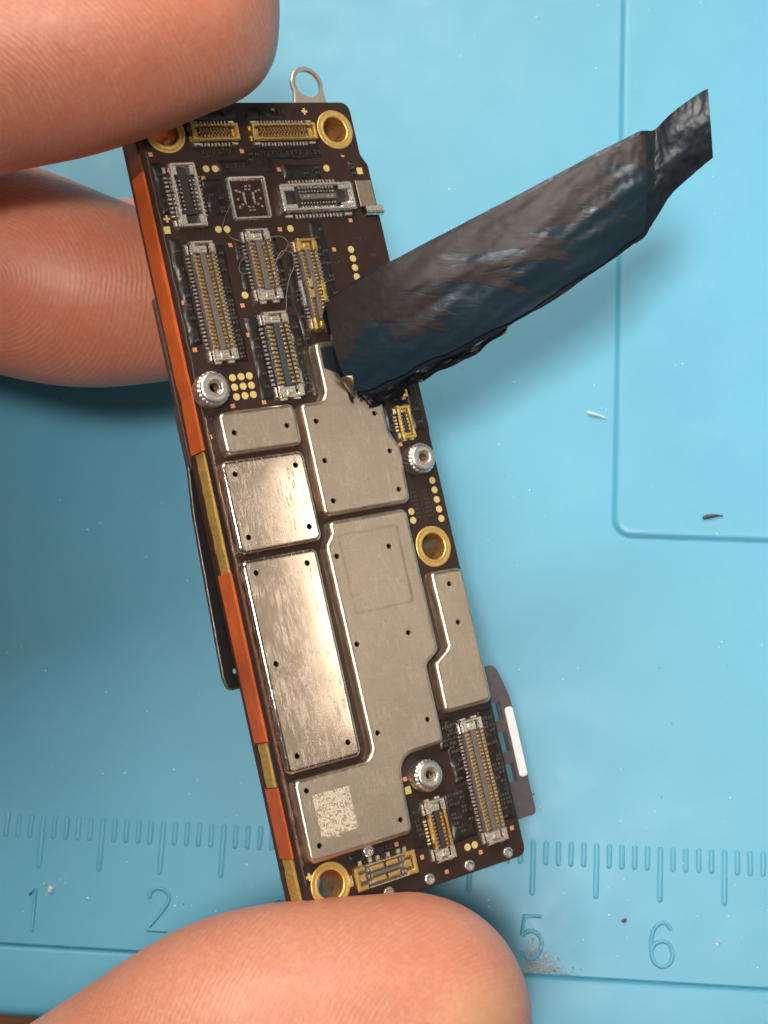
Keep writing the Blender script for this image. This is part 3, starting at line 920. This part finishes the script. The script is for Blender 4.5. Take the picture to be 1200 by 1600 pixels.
tag(finish(bm, 'contacts', M['silver'], bl), kind='stuff')

# clip at the right edge
bm = bmesh.new()
add_box(bm, 6.92, 20.40, 0.30, 8.24, 22.34, 0.46, 0.04)
add_box(bm, 6.94, 20.42, 0.004, 7.10, 22.30, 0.32)
clip = finish(bm, 'ground_clip', M['tan_nickel'], board)
clip['label'] = 'tan metal grounding clip on the right edge'
bm = bmesh.new()
prof = []
for k in range(9):
    a = math.radians(90-25*k)
    prof.append((20.35-0.28+0.0+0.28*math.cos(a)*0-0.28*math.sin(math.radians(22.5*k)), 0.18+0.28*math.cos(math.radians(22.5*k))))
rows = [[bm.verts.new((x, y, z)) for y, z in prof] for x in (7.36, 8.80)]
rows2 = [[bm.verts.new((x, y+(0.12 if i > 0 else 0.12), z-0.10)) for i, (y, z) in enumerate(prof)] for x in (7.36, 8.80)]
for i in range(len(prof)-1):
    bm.faces.new((rows[0][i], rows[1][i], rows[1][i+1], rows[0][i+1]))
    bm.faces.new((rows2[0][i+1], rows2[1][i+1], rows2[1][i], rows2[0][i]))
    for q in (0, 1): bm.faces.new((rows[q][i], rows[q][i+1], rows2[q][i+1], rows2[q][i]))
bm.faces.new((rows[0][-1], rows[1][-1], rows2[1][-1], rows2[0][-1]))
add_box(bm, 7.36, 20.02, 0.34, 8.80, 20.46, 0.48, 0.04)
finish(bm, 'clip_lip', M['silver'], clip, True, 40)

# ------------------------------------------------------------------ pads
def disc_mesh(name, r, h, mat, seg=18, dome=False):
    bm = bmesh.new()
    prof = [(r, 0.003), (r*0.96, h*0.8), (r*0.85, h)]
    if dome: prof += [(r*0.62, h*1.25), (r*0.55, h*1.0), (r*0.3, h*1.0)]
    rings = lathe(bm, prof, seg)
    bm.faces.new(rings[-1])
    bmesh.ops.recalc_face_normals(bm, faces=bm.faces)
    for f in bm.faces: f.smooth = dome
    me = bpy.data.meshes.new(name); bm.to_mesh(me); bm.free(); me.materials.append(mat)
    return me
def box_mesh(name, w, h, z, mat):
    bm = bmesh.new(); add_box(bm, -w/2, -h/2, 0.003, w/2, h/2, z, 0.012)
    bmesh.ops.recalc_face_normals(bm, faces=bm.faces)
    me = bpy.data.meshes.new(name); bm.to_mesh(me); bm.free(); me.materials.append(mat)
    return me
gold_me = disc_mesh('test_pad', 0.255, 0.035, M['pad_gold'])
for x, y in [(-4.36,23.69),(-3.68,23.67),(-4.44,19.41),(-3.80,19.39),(-3.55,14.74),(1.08,19.20),(5.57,17.44),(5.57,16.77),(5.56,16.10),(5.54,15.43),(5.08,23.48),
             (-5.81,9.21),(-5.17,9.22),(-4.55,9.21),(-5.81,8.56),(-5.17,8.56),(-4.55,8.56),(-5.82,7.90),(-5.18,7.91),(-4.55,7.92),
             (7.93,0.26),(7.93,-0.43),(7.94,-1.13),(7.95,-1.83),(7.96,-2.52),(5.61,-1.65),(5.61,-2.29),(4.02,-24.92),(4.62,-24.92)]:
    o = link('test_pad', gold_me, None, board); o.location = (x, y, 0)
sq_me = box_mesh('copper_pad', 0.30, 0.29, 0.03, M['copper'])
for x, y in [(-8.20,24.78),(-1.35,24.87),(-4.73,23.04),(1.22,23.48),(-3.82,18.28),(-8.13,14.55),(-3.90,14.04),(-3.94,12.00),(-8.08,11.34),(0.25,19.19),(6.07,19.58),(4.18,17.52),
             (-6.24,7.32),(-3.90,7.32),(-8.36,5.47),(5.98,3.15),(4.28,-17.17),(7.91,-24.62),(4.96,-25.52),(0.34,-24.59),(1.97,-26.02),(0.36,-19.31),(-1.36,-23.26)]:
    o = link('copper_pad', sq_me, None, board); o.location = (x, y, 0)
sm_me = box_mesh('copper_dot', 0.26, 0.13, 0.03, M['copper'])
for x, y in [(6.65, 24.34), (1.80, 27.87)]:
    o = link('copper_pad', sm_me, None, board); o.location = (x, y, 0)
gs_me = box_mesh('square_pad', 0.46, 0.50, 0.035, M['pad_gold'])
for x, y in [(-8.19, 19.54), (7.79, 23.20), (0.41, -20.08)]:
    o = link('square_pad', gs_me, None, board); o.location = (x, y, 0)
for x, y in [(-8.04, 20.31), (4.30, 27.71), (-8.13, -23.54)]:
    bm = bmesh.new()
    w, l = 0.075, 0.24
    slab(bm, [Vector((x+a, y+b)) for a, b in ((-w,-l),(w,-l),(w,-w),(l,-w),(l,w),(w,w),(w,l),(-w,l),(-w,w),(-l,w),(-l,-w),(-w,-w))], 0.003, 0.03)
    finish(bm, 'cross_mark', M['pad_gold'], board)
dome_me = disc_mesh('solder_dome', 0.40, 0.13, M['silver'], 22, True)
for x, y in [(7.11,-26.12),(3.81,-26.12),(0.52,-26.12),(-3.56,-23.12),(-2.73,-26.08)]:
    o = link('solder_dome', dome_me, None, board); o.location = (x, y, 0)

# shallow grid of traces beside the right screw hole
bm = bmesh.new()
for cx in (6.15, 7.15):
    for k in range(7):
        y = -0.35-k*0.30
        add_box(bm, cx-0.30, y-0.09, 0.002, cx+0.18, y+0.09, 0.03, 0.01)
for x in (6.62, 7.55): add_box(bm, x-0.02, -2.5, 0.002, x+0.02, -0.2, 0.025)
tag(finish(bm, 'trace_grid', simple('trace_mask', (0.042, 0.028, 0.026), 0.3, 0, 0.1, 5), pcb), kind='stuff')

# ------------------------------------------------------------------ underfill blobs with buried chips
def blob(x0, y0, x1, y1, hmax, seed):
    bm = bmesh.new()
    st = 0.13
    nx = max(4, int((x1-x0)/st)); ny = max(4, int((y1-y0)/st))
    grid = []
    for j in range(ny+1):
        row = []
        for i in range(nx+1):
            u, v = i/nx, j/ny
            x = x0+(x1-x0)*u; y = y0+(y1-y0)*v
            e = min(min(u, 1-u)*(x1-x0), min(v, 1-v)*(y1-y0))
            ex = 0.12*noise.noise((x*1.2+seed, y*1.2, 3)) if 0 < e else 0
            edge = max(0.0, min(1.0, (e+ex)/0.30))
            hgt = hmax*math.sqrt(edge)*(0.62+0.55*noise.noise((x*1.1, y*1.1, seed))+0.25*noise.noise((x*3.3, y*3.3, seed)))
            x += 0.14*noise.noise((x*0.9, y*0.9, seed+9)); y += 0.14*noise.noise((y*0.9, x*0.9, seed+5))
            row.append(bm.verts.new((x, y, 0.002+max(0, hgt))))
        grid.append(row)
    for j in range(ny):
        for i in range(nx):
            bm.faces.new((grid[j][i], grid[j][i+1], grid[j+1][i+1], grid[j+1][i]))
    return finish(bm, 'underfill', M['potting'], board, True, 180)

def chips(bl, x0, y0, x1, y1, dens, seed, vertical=True):
    rnd = random.Random(seed)
    b1 = bmesh.new(); b2 = bmesh.new()
    px, py = (0.42, 0.30) if vertical else (0.30, 0.42)
    nx = max(1, int((x1-x0)/px)); ny = max(1, int((y1-y0)/py))
    for i in range(nx):
        for j in range(ny):
            if rnd.random() > dens: continue
            cx = x0+(i+0.5)*(x1-x0)/nx+rnd.uniform(-0.04, 0.04); cy = y0+(j+0.5)*(y1-y0)/ny+rnd.uniform(-0.03, 0.03)
            w, l = (0.15, 0.09) if vertical else (0.09, 0.15)
            z = rnd.uniform(0.14, 0.30)
            add_box(b1, cx-w*0.55, cy-l, 0.01, cx+w*0.55, cy+l, z, 0.02)
            if vertical:
                add_box(b2, cx-w, cy-l, 0.01, cx-w*0.6, cy+l, z*0.97, 0.015); add_box(b2, cx+w*0.6, cy-l, 0.01, cx+w, cy+l, z*0.97, 0.015)
            else:
                add_box(b2, cx-w, cy-l, 0.01, cx+w, cy-l*0.6, z*0.97, 0.015); add_box(b2, cx-w, cy+l*0.6, 0.01, cx+w, cy+l, z*0.97, 0.015)
    if len(b1.verts):
        tag(finish(b1, 'chips', M['chip'], bl), kind='stuff'); tag(finish(b2, 'chip_terminals', M['chip_end'], bl), kind='stuff')

ZONES = [(-8.25, 11.6, -7.45, 18.9, 0.20, 0.35, True), (-5.20, 10.2, -4.35, 18.3, 0.16, 0.75, True), (-8.25, 20.6, -7.55, 24.2, 0.20, 0.5, True),
         (-4.85, 20.3, -3.40, 23.0, 0.18, 0.35, True), (-3.55, 15.0, -2.85, 18.6, 0.18, 0.5, True), (-0.75, 13.7, -0.15, 18.9, 0.16, 0.5, True),
         (-3.95, 7.4, -3.05, 13.2, 0.20, 0.35, True), (-0.80, 7.3, 0.15, 13.1, 0.20, 0.45, True), (0.10, 11.0, 0.68, 17.4, 0.16, 0.35, True),
         (2.60, 12.8, 3.75, 19.6, 0.16, 0.45, True), (-5.0, 24.5, -1.8, 25.15, 0.16, 0.7, False), (-0.6, 24.2, 4.9, 25.05, 0.17, 0.7, False),
         (1.5, 22.75, 4.5, 23.8, 0.20, 0.45, True), (6.9, 22.7, 7.4, 24.0, 0.14, 0.6, True), (-3.4, 23.3, 0.9, 24.3, 0.16, 0.2, False),
         (-5.3, 27.1, -1.3, 27.9, 0.12, 0.35, False), (-0.5, 27.2, 2.7, 27.95, 0.12, 0.5, False), (3.3, 27.4, 4.05, 28.0, 0.10, 0.6, False),
         (5.35, 3.6, 5.85, 9.4, 0.18, 0.35, True), (7.4, 3.9, 8.35, 8.8, 0.16, 0.2, True), (4.9, 1.0, 5.8, 3.2, 0.04, 0.0, True),
         (4.20, -20.6, 5.25, -16.3, 0.20, 0.6, True), (3.10, -24.4, 5.05, -20.9, 0.20, 0.5, True), (7.25, -24.0, 8.40, -16.2, 0.20, 0.55, True),
         (0.0, -24.0, 1.0, -21.0, 0.16, 0.4, True), (-5.0, -23.75, -3.9, -23.05, 0.2, 0.7, True), (-3.1, -23.5, -1.7, -22.95, 0.2, 0.7, False),
         (3.7, -18.2, 5.0, -16.1, 0.2, 0.5, True), (-1.2, 23.6, 0.6, 24.9, 0.12, 0.4, True)]
for i, (x0, y0, x1, y1, hm, dn, vert) in enumerate(ZONES):
    b_ = blob(x0, y0, x1, y1, hm, i*3.7+1.0)
    if dn > 0: chips(b_, x0+0.1, y0+0.15, x1-0.1, y1-0.15, dn, i+100, vert)
# via rings
bm = bmesh.new()
for x, y in [(-5.55,19.0),(-0.9,19.55),(7.3,16.9),(-8.0,9.9),(-4.1,9.7),(4.2,16.6),(6.4,18.2),(-7.9,7.2),(-8.1,6.6),(7.6,13.5)]:
    tube(bm, [(x+0.14*math.cos(a*math.pi/5), y+0.14*math.sin(a*math.pi/5), 0.01) for a in range(11)], 0.022, 4)
tag(finish(bm, 'via_rings', M['chip'], pcb), kind='stuff')

# ================================================================== PEELED TAPE
TOP = [(34.32,34.97,26.54),(35.15,35.52,27.21),(36.95,36.37,28.27),(38.78,37.07,29.00),(42.50,38.82,30.00),(46.65,40.79,31.01),(50.32,42.63,31.73),(52.95,44.01,32.13),(54.77,44.90,32.38),(55.79,45.30,31.97),(56.78,46.17,32.59),(57.94,46.92,33.08),(58.94,47.45,33.52)]
BOT = [(36.39,28.94,24.39),(37.24,29.09,24.55),(39.02,29.60,25.13),(40.97,30.61,25.81),(44.19,31.91,26.65),(46.92,33.32,27.46),(50.65,35.58,28.27),(53.32,37.43,28.76),(55.16,38.80,29.02),(55.88,39.79,29.28),(56.92,41.40,29.97),(58.49,42.95,30.59),(59.61,43.80,31.10)]
tape = bpy.data.objects.new('insulation_tape', None); col.objects.link(tape)
tape.location = (36.0, 31.0, 25.0)
tag(tape, 'crumpled black insulation tape peeled up from the upper shield, sticking out over the mat', 'tape')
TN = 16
ts = spline(TOP, TN); bs = spline(BOT, TN)
def tape_surface(name, mat, i0, i1, v0, v1, nv, thick, lift, wr, seed, sag=0.0):
    bm = bmesh.new()
    front, back = [], []
    for i in range(i0, i1+1):
        T_ = ts[i]; B_ = bs[i]
        al = (ts[min(i+1, len(ts)-1)]-ts[max(i-1, 0)]).normalized()
        across = (B_-T_)
        nrm = across.cross(al).normalized()
        if nrm.z < 0: nrm = -nrm
        rf, rb = [], []
        for k in range(nv+1):
            v = v0+(v1-v0)*k/nv
            p = T_+across*v
            bow = 0.55*math.sin(math.pi*max(0, min(1, v)))*(1-0.3*i/len(ts))
            w = wr*(noise.noise((p.x*0.35-p.y*0.55, p.y*0.22+p.x*0.15, seed))*0.9+noise.noise((p.x*0.9-p.y*1.3, (p.x+p.y)*0.25, seed+4))*0.45+0.2*noise.noise((p.x*3, p.y*3, seed)))
            p = p+nrm*(lift+bow+w)
            # uneven outline
            if k == nv: p += across.normalized()*(0.22*noise.noise((i*0.07, 3.1, seed))+0.04*noise.noise((i*0.4, 1.1, seed)))
            if k == 0: p -= across.normalized()*(0.07*noise.noise((i*0.07, 8.1, seed))+0.02*noise.noise((i*0.5, 5.1, seed)))
            rf.append(bm.verts.new(p-Vector(tape.location))); rb.append(bm.verts.new(p-nrm*thick-Vector(tape.location)))
        front.append(rf); back.append(rb)
    n = len(front)
    for i in range(n-1):
        for k in range(nv):
            bm.faces.new((front[i][k], front[i+1][k], front[i+1][k+1], front[i][k+1]))
            bm.faces.new((back[i][k+1], back[i+1][k+1], back[i+1][k], back[i][k]))
        bm.faces.new((front[i][0], back[i][0], back[i+1][0], front[i+1][0]))
        bm.faces.new((front[i][nv], front[i+1][nv], back[i+1][nv], back[i][nv]))
    for k in range(nv):
        bm.faces.new((front[0][k], front[0][k+1], back[0][k+1], back[0][k]))
        bm.faces.new((front[-1][k+1], front[-1][k], back[-1][k], back[-1][k+1]))
    o = finish(bm, name, mat, tape, True, 50)
    me = o.data; m2 = 2*(nv+1)
    ac = me.attributes.new('across', 'FLOAT', 'POINT'); al_ = me.attributes.new('along', 'FLOAT', 'POINT')
    ac.data.foreach_set('value', [((q % m2)//2)/nv for q in range(len(me.vertices))])
    al_.data.foreach_set('value', [(q//m2)/max(1, n-1) for q in range(len(me.vertices))])
    return o
i_band = 8*TN; i_tail = 9*TN
tape_surface('tape_body', M['tape'], 0, i_band+2, 0.03, 0.95, 44, 0.16, 0.30, 0.13, 3.3)
tape_surface('tape_backing', M['tape_dark'], 2, i_band+10, 0.0, 1.0, 40, 0.16, -0.10, 0.13, 11.0)
tape_surface('tape_tail', M['tape_dark'], i_band-3, len(ts)-1, 0.0, 1.0, 32, 0.12, 0.06, 0.20, 21.0)
# crumpled fold hanging under the near end
bm = bmesh.new()
rows = []
for i in range(0, 5*TN, 2):
    B_ = bs[i]
    f = i/(5*TN)
    row = []
    for k in range(7):
        v = k/6
        d = (1.3*(1-f)**0.6+0.15)*v
        off = Vector((0.10, -0.45, -0.85))*d
        p = B_+off+Vector((0.2, 0.35, -0.1))*(0.5-v)+Vector((noise.noise((i*0.13, k*0.8, 1)), noise.noise((i*0.13, k*0.8, 7)), noise.noise((i*0.13, k*0.8, 13))))*0.34
        row.append(bm.verts.new(p-Vector(tape.location)))
    rows.append(row)
for a, b in zip(rows, rows[1:]):
    for k in range(6): bm.faces.new((a[k], a[k+1], b[k+1], b[k]))
g = bmesh.ops.solidify(bm, geom=bm.faces[:], thickness=0.12)
finish(bm, 'tape_fold', M['tape_dark'], tape, True, 60)
# folded flap joining the tape to the shield
bm = bmesh.new()
def bpt(x, y, z): return (BM @ Vector((x, y, z)))
rows = []
e0 = [ts[0].lerp(bs[0], k/10) for k in range(11)]
for k in range(11):
    q = bpt(1.75+0.05*k+0.35*math.sin(k*0.9), 11.4-0.52*k, 0.9 if k > 1 else 0.7)
    m1 = e0[k].lerp(q, 0.45)+Vector((-0.35, -0.05, 0.2))+Vector((noise.noise((k*0.9, 1, 1)), noise.noise((k*0.9, 5, 1)), noise.noise((k*0.9, 9, 1))))*0.25
    rows.append([bm.verts.new(p-Vector(tape.location)) for p in (e0[k]+Vector((0.25, 0.05, 0.15)), e0[k]+Vector((-0.1, -0.02, 0.05)), m1, q+Vector((0, 0, 0.05)))])
for a, b in zip(rows, rows[1:]):
    for k in range(3): bm.faces.new((a[k], a[k+1], b[k+1], b[k]))
bmesh.ops.solidify(bm, geom=bm.faces[:], thickness=0.12)
finish(bm, 'tape_flap', M['tape_dark'], tape, True, 60)
# curled silver scrap at the fold
bm = bmesh.new()
rows = []
for i in range(8):
    f = i/7
    c_ = bpt(1.75+0.85*f, 8.1-1.45*f, 1.75-0.65*f)
    rows.append([bm.verts.new(c_+Vector((w*(0.42-0.30*f), w*0.1, -abs(w)*0.25))-Vector(tape.location)) for w in (-1, -0.4, 0.3, 1)])
for a, b in zip(rows, rows[1:]):
    for k in range(3): bm.faces.new((a[k], a[k+1], b[k+1], b[k]))
bmesh.ops.solidify(bm, geom=bm.faces[:], thickness=0.05)
finish(bm, 'curled_scrap', M['tan_nickel'], tape, True, 60)

# ================================================================== HAND
CH = {
 'index': [(-31.28,37.43,33.3,10.0),(-13.69,39.08,36.29,8.56),(1.69,42.96,37.91,7.77),(11.34,46.84,37.96,7.64),(17.67,48.43,37.26,7.68),(21.59,49.87,36.74,7.19),(24.33,50.85,36.21,6.64)],
 'index_tip': [(24.33,50.85,36.21,6.3),(26.25,50.16,35.38,5.01),(26.16,51.5,35.7,5.1),(26.07,52.93,36.01,5.09),(24.33,52.5,36.6,5.9)],
 'middle': [(-40.51,37.27,21.71,10.23),(-21.27,43.01,21.36,8.77),(-3.81,42.54,20.79,7.96),(8.66,39.72,20.13,7.99),(14.74,37.8,20.2,7.44),(19.83,37.55,19.2,6.19),(23.05,37.66,18.44,5.36)],
 'ring': [(-44.82,28.32,15.9,10.0),(-25.75,34.45,11.6,7.6),(-5.12,40.08,11.1,6.3),(10.39,43.17,10.47,6.0),(17.41,43.37,9.92,6.16),(20.79,43.45,9.64,5.48)],
 'little': [(-44.39,15.82,14.0,9.23),(-30.17,19.89,10.0,6.73),(-20.74,24.69,9.1,5.69),(-12.03,29.59,8.64,5.17)],
 'thumb': [(-30.64,-24.25,15.5,11.5),(-9.36,-33.92,14.3,10.4),(6.2,-31.25,16.6,9.5),(18.33,-23.44,20.51,8.92),(26.41,-17.37,23.25,8.45),(31.6,-13.37,24.22,8.32),(35.59,-12.58,24.06,8.04),(38.73,-12.08,23.39,7.93),(41.89,-11.64,22.19,7.85)],
 'palm1': [(-34.41,38.96,29.8,11.3),(-41.06,28.55,23.0,11.96),(-40.5,12.24,20.0,11.96),(-37.95,-6.18,18.0,12.2),(-30.72,-23.0,15.6,12.0)],
 'palm2': [(-41.06,28.55,24.0,12.5),(-58.36,21.93,25.95,15.2),(-83.02,12.11,27.23,15.0),(-115.0,7.53,28.72,14.0)],
 'palm3': [(-37.95,-6.18,18.5,12.5),(-57.59,-0.52,21.83,15.2),(-83.02,6.11,27.23,15.0)],
 'palm4': [(-34.41,38.96,29.8,11.5),(-60.0,18.0,27.0,15.0)],
 'palm5': [(-30.72,-21.96,15.6,12.5),(-60.0,-4.0,22.0,14.0)],
}
ico = bmesh.new(); bmesh.ops.create_icosphere(ico, subdivisions=4, radius=1.0)
iv = np.array([v.co[:] for v in ico.verts]); ifc = np.array([[v.index for v in f.verts] for f in ico.faces]); ico.free()
V, Fc = [], []; off = 0
centers = {}
for nm, ch in CH.items():
    P = np.array(ch)
    dense = []
    for a, b in zip(P, P[1:]):
        m_ = max(2, int(np.linalg.norm(b[:3]-a[:3])/1.1))
        for k in range(m_): dense.append(a+(b-a)*k/m_)
    dense.append(P[-1]); dense = np.array(dense)
    for _ in range(6 if nm in ('index', 'middle', 'thumb', 'ring') else 0):
        dense[1:-1] = 0.25*dense[:-2]+0.5*dense[1:-1]+0.25*dense[2:]
    centers[nm] = dense
    for c_ in dense:
        V.append(iv*c_[3]+c_[:3]); Fc.append(ifc+off); off += len(iv)
V = np.concatenate(V); Fc = np.concatenate(Fc)
me = bpy.data.meshes.new('hand_raw'); me.from_pydata(V.tolist(), [], Fc.tolist())
raw = bpy.data.objects.new('hand_raw', me); col.objects.link(raw)
rm = raw.modifiers.new('r', 'REMESH'); rm.mode = 'VOXEL'; rm.voxel_size = 0.55; rm.adaptivity = 0.0
sm = raw.modifiers.new('s', 'SMOOTH'); sm.factor = 0.5; sm.iterations = 14
dg = bpy.context.evaluated_depsgraph_get()
hm = bpy.data.meshes.new_from_object(raw.evaluated_get(dg)); hm.name = 'hand'
bpy.data.objects.remove(raw, do_unlink=True)
nv_ = len(hm.vertices)
co = np.empty(nv_*3); hm.vertices.foreach_get('co', co); co = co.reshape(-1, 3)
def dmin(P, c): 
    best = np.full(len(P), 1e9)
    for q in c: best = np.minimum(best, np.linalg.norm(P-q[:3], axis=1)-q[3])
    return best
di = np.minimum(dmin(co, centers['index']), dmin(co, centers['index_tip'])); dm_ = dmin(co, centers['middle']); dt = dmin(co, centers['thumb'])
which = np.argmin(np.stack([di, dm_, dt]), axis=0)
cores = np.array([(12.0, 38.5, 42.0), (10.5, 36.0, 27.0), (50.0, -16.0, 30.0)])
stretch = np.array([(0.85, 1.0, 0.7), (0.9, 1.0, 0.7), (0.95, 1.0, 0.5)])
ridge = np.linalg.norm((co-cores[which])*stretch[which], axis=1)
cal = np.clip(1-np.linalg.norm((co-np.array((47.3, -11.6, 28.6)))*np.array((1, 1, 0.6)), axis=1)/4.0, 0, 1)
cal *= (which == 2)
a1 = hm.attributes.new('ridge', 'FLOAT', 'POINT'); a1.data.foreach_set('value', ridge.astype(np.float32))
blush = np.clip(1.15-np.linalg.norm((co-np.array((24.0, 40.0, 27.0)))*np.array((0.8, 1.0, 0.8)), axis=1)/20.0, 0, 1)
blush = np.maximum(blush, 0.30*(which != 2))
a3 = hm.attributes.new('blush', 'FLOAT', 'POINT'); a3.data.foreach_set('value', blush.astype(np.float32))
a2 = hm.attributes.new('callus', 'FLOAT', 'POINT'); a2.data.foreach_set('value', np.minimum(1, cal*1.6).astype(np.float32))
hm.polygons.foreach_set('use_smooth', [True]*len(hm.polygons))
hm.materials.clear(); hm.materials.append(M['skin'])
hand = bpy.data.objects.new('hand', hm); col.objects.link(hand)
tag(hand, 'bare hand reaching in from the left, pinching the board between fingertips and thumb', 'hand')

# ================================================================== SMALL THINGS
# hair fibres caught on the connectors
def fibre(pts, label):
    bm = bmesh.new()
    w = [tuple(BM @ Vector(p)) for p in pts]
    tube(bm, spline(w, 8), 0.022, 5)
    tag(finish(bm, 'hair_fibre', M['hair'], None, True), label, 'fibre', 'hair fibres on the board')
fibre([(-1.2,18.41,.80),(-0.39,18.37,1.0),(0.0,17.85,1.1),(-0.38,17.28,1.0),(-1.06,16.74,.75)], 'short curled hair fibre looping over the short silver connector')
fibre([(-1.0,16.8,.75),(-0.45,17.37,.9),(0.21,17.08,1.0),(0.15,16.25,.9),(-0.42,15.28,.75),(-0.84,14.15,.7),(-1.12,13.18,.72)], 'longest hair fibre hanging down beside the short silver connector')
fibre([(-4.1,19.3,.1),(-3.63,18.63,.25),(-2.81,18.3,.45),(-2.35,18.4,.7)], 'hair fibre trailing from two gold pads to the short silver connector')
fibre([(-2.95,17.5,.3),(-3.62,16.8,.4),(-3.74,16.31,.35),(-3.34,16.12,.35),(-2.89,16.13,.3)], 'hooked hair fibre left of the short silver connector')
fibre([(-3.25,21.0,.15),(-3.8,20.3,.3),(-4.15,19.7,.25),(-4.3,19.2,.1)], 'hair fibre left of the square tinned frame')

def chunk(bm, c, r, sq=0.5, rnd=random):
    m_ = Matrix.Translation(c) @ Matrix.Rotation(rnd.uniform(0, 6), 4, 'Z') @ Matrix.Diagonal((r*rnd.uniform(0.6, 1.5), r*rnd.uniform(0.6, 1.2), r*sq, 1))
    v = bmesh.ops.create_icosphere(bm, subdivisions=1, radius=1.0, matrix=m_)['verts']
    for q in v: q.co += Vector((rnd.uniform(-1, 1), rnd.uniform(-1, 1), rnd.uniform(-0.3, 0.3)))*r*0.25

def floor_z(x, y): return 0.42 if (x > 56.2 and y > 25.3) else 0.0
# scrap of white lint
bm = bmesh.new()
pts = spline([(53.55, 35.60, 0.12), (54.0, 35.45, 0.26), (54.6, 35.30, 0.15), (55.15, 35.10, 0.1)], 4)
tube(bm, pts, [0.17-0.10*i/(len(pts)-1)+0.02*random.random() for i in range(len(pts))], 6)
tag(finish(bm, 'lint', M['lint'], None, True, 60), 'small white lint scrap beside the raised panel edge', 'lint')
bm = bmesh.new()
pts = spline([(63.15, 26.66, 0.50), (63.6, 26.78, 0.58), (64.2, 26.88, 0.60), (64.8, 26.9, 0.50)], 4)
tube(bm, pts, [0.05+0.13*math.sin(math.pi*min(1, 0.15+i/(len(pts)-1)))+0.03*random.random() for i in range(len(pts))], 6)
tag(finish(bm, 'burnt_flake', M['soot'], None, False), 'dark burnt flake lying on the raised panel', 'flake')
bm = bmesh.new(); chunk(bm, Vector((57.23, -5.82, 0.12)), 0.17, 0.8)
tag(finish(bm, 'dark_crumb', simple('purple_crumb', (0.10, 0.05, 0.09), 0.5, 0, 0.4, 6)), 'tiny dark purple crumb between the numerals 5 and 6', 'crumb')
bm = bmesh.new(); chunk(bm, Vector((64.61, -7.06, 0.14)), 0.19, 0.8); chunk(bm, Vector((64.4, -7.2, 0.10)), 0.12, 0.8)
tag(finish(bm, 'white_crumb', M['lint']), 'small white crumb right of the numeral 6', 'crumb')
bm = bmesh.new()
for dx, dy, r in ((0, 0, 0.27), (-0.5, 0.35, 0.13), (0.75, 0.75, 0.12), (-0.35, -0.5, 0.10), (1.15, 0.5, 0.07), (0.3, -0.2, 0.1)):
    chunk(bm, Vector((11.21+dx, -5.85+dy, r*0.6)), r, 0.7)
tag(finish(bm, 'white_crumb', M['lint']), 'cluster of white crumbs above the numeral 1', 'crumb')
# metal filings beside the thumb
bm = bmesh.new(); rnd = random.Random(3)
for k in range(620):
    x = 49.6+abs(rnd.gauss(0, 1.5)); y = -10.15+abs(rnd.gauss(0, 1.0))*max(0.25, 1.5-(x-49.6)*0.38)
    if y > -5.6 or x > 54: continue
    chunk(bm, Vector((x, y, 0.03)), rnd.uniform(0.025, 0.075), 0.7, rnd)
tag(finish(bm, 'metal_filings', M['dust']), 'grey metal filings heaped around the numeral 5', 'filings', kind='stuff')
# scattered specks
for nm, mt, n_, lab, sd, rr in (('dust_specks', M['speck'], 230, 'pale dust specks scattered over the blue mat', 5, (0.02, 0.075)), ('dark_specks', M['dspeck'], 60, 'dark dust specks scattered over the blue mat', 9, (0.02, 0.06))):
    bm = bmesh.new(); rnd = random.Random(sd)
    for k in range(n_):
        x = rnd.uniform(-5, 75); y = rnd.uniform(-14, 78) if rnd.random() < 0.6 else rnd.uniform(-10.5, 4)
        if abs(x-55.9) < 0.7 and y > 24: continue
        chunk(bm, Vector((x, y, floor_z(x, y)+0.02)), rnd.uniform(*rr)*(1.0 if rnd.random() < 0.9 else 1.7), 0.6, rnd)
    tag(finish(bm, nm, mt), lab, 'dust', kind='stuff')
# dust along the groove
bm = bmesh.new(); rnd = random.Random(12)
for k in range(170):
    x = rnd.uniform(2, 72)
    chunk(bm, Vector((x, -10.30+rnd.gauss(0, 0.10), -0.12)), rnd.uniform(0.02, 0.06), 0.7, rnd)
tag(finish(bm, 'groove_dust', M['dust']), 'fine dust caught in the long groove of the mat', 'dust', kind='stuff')
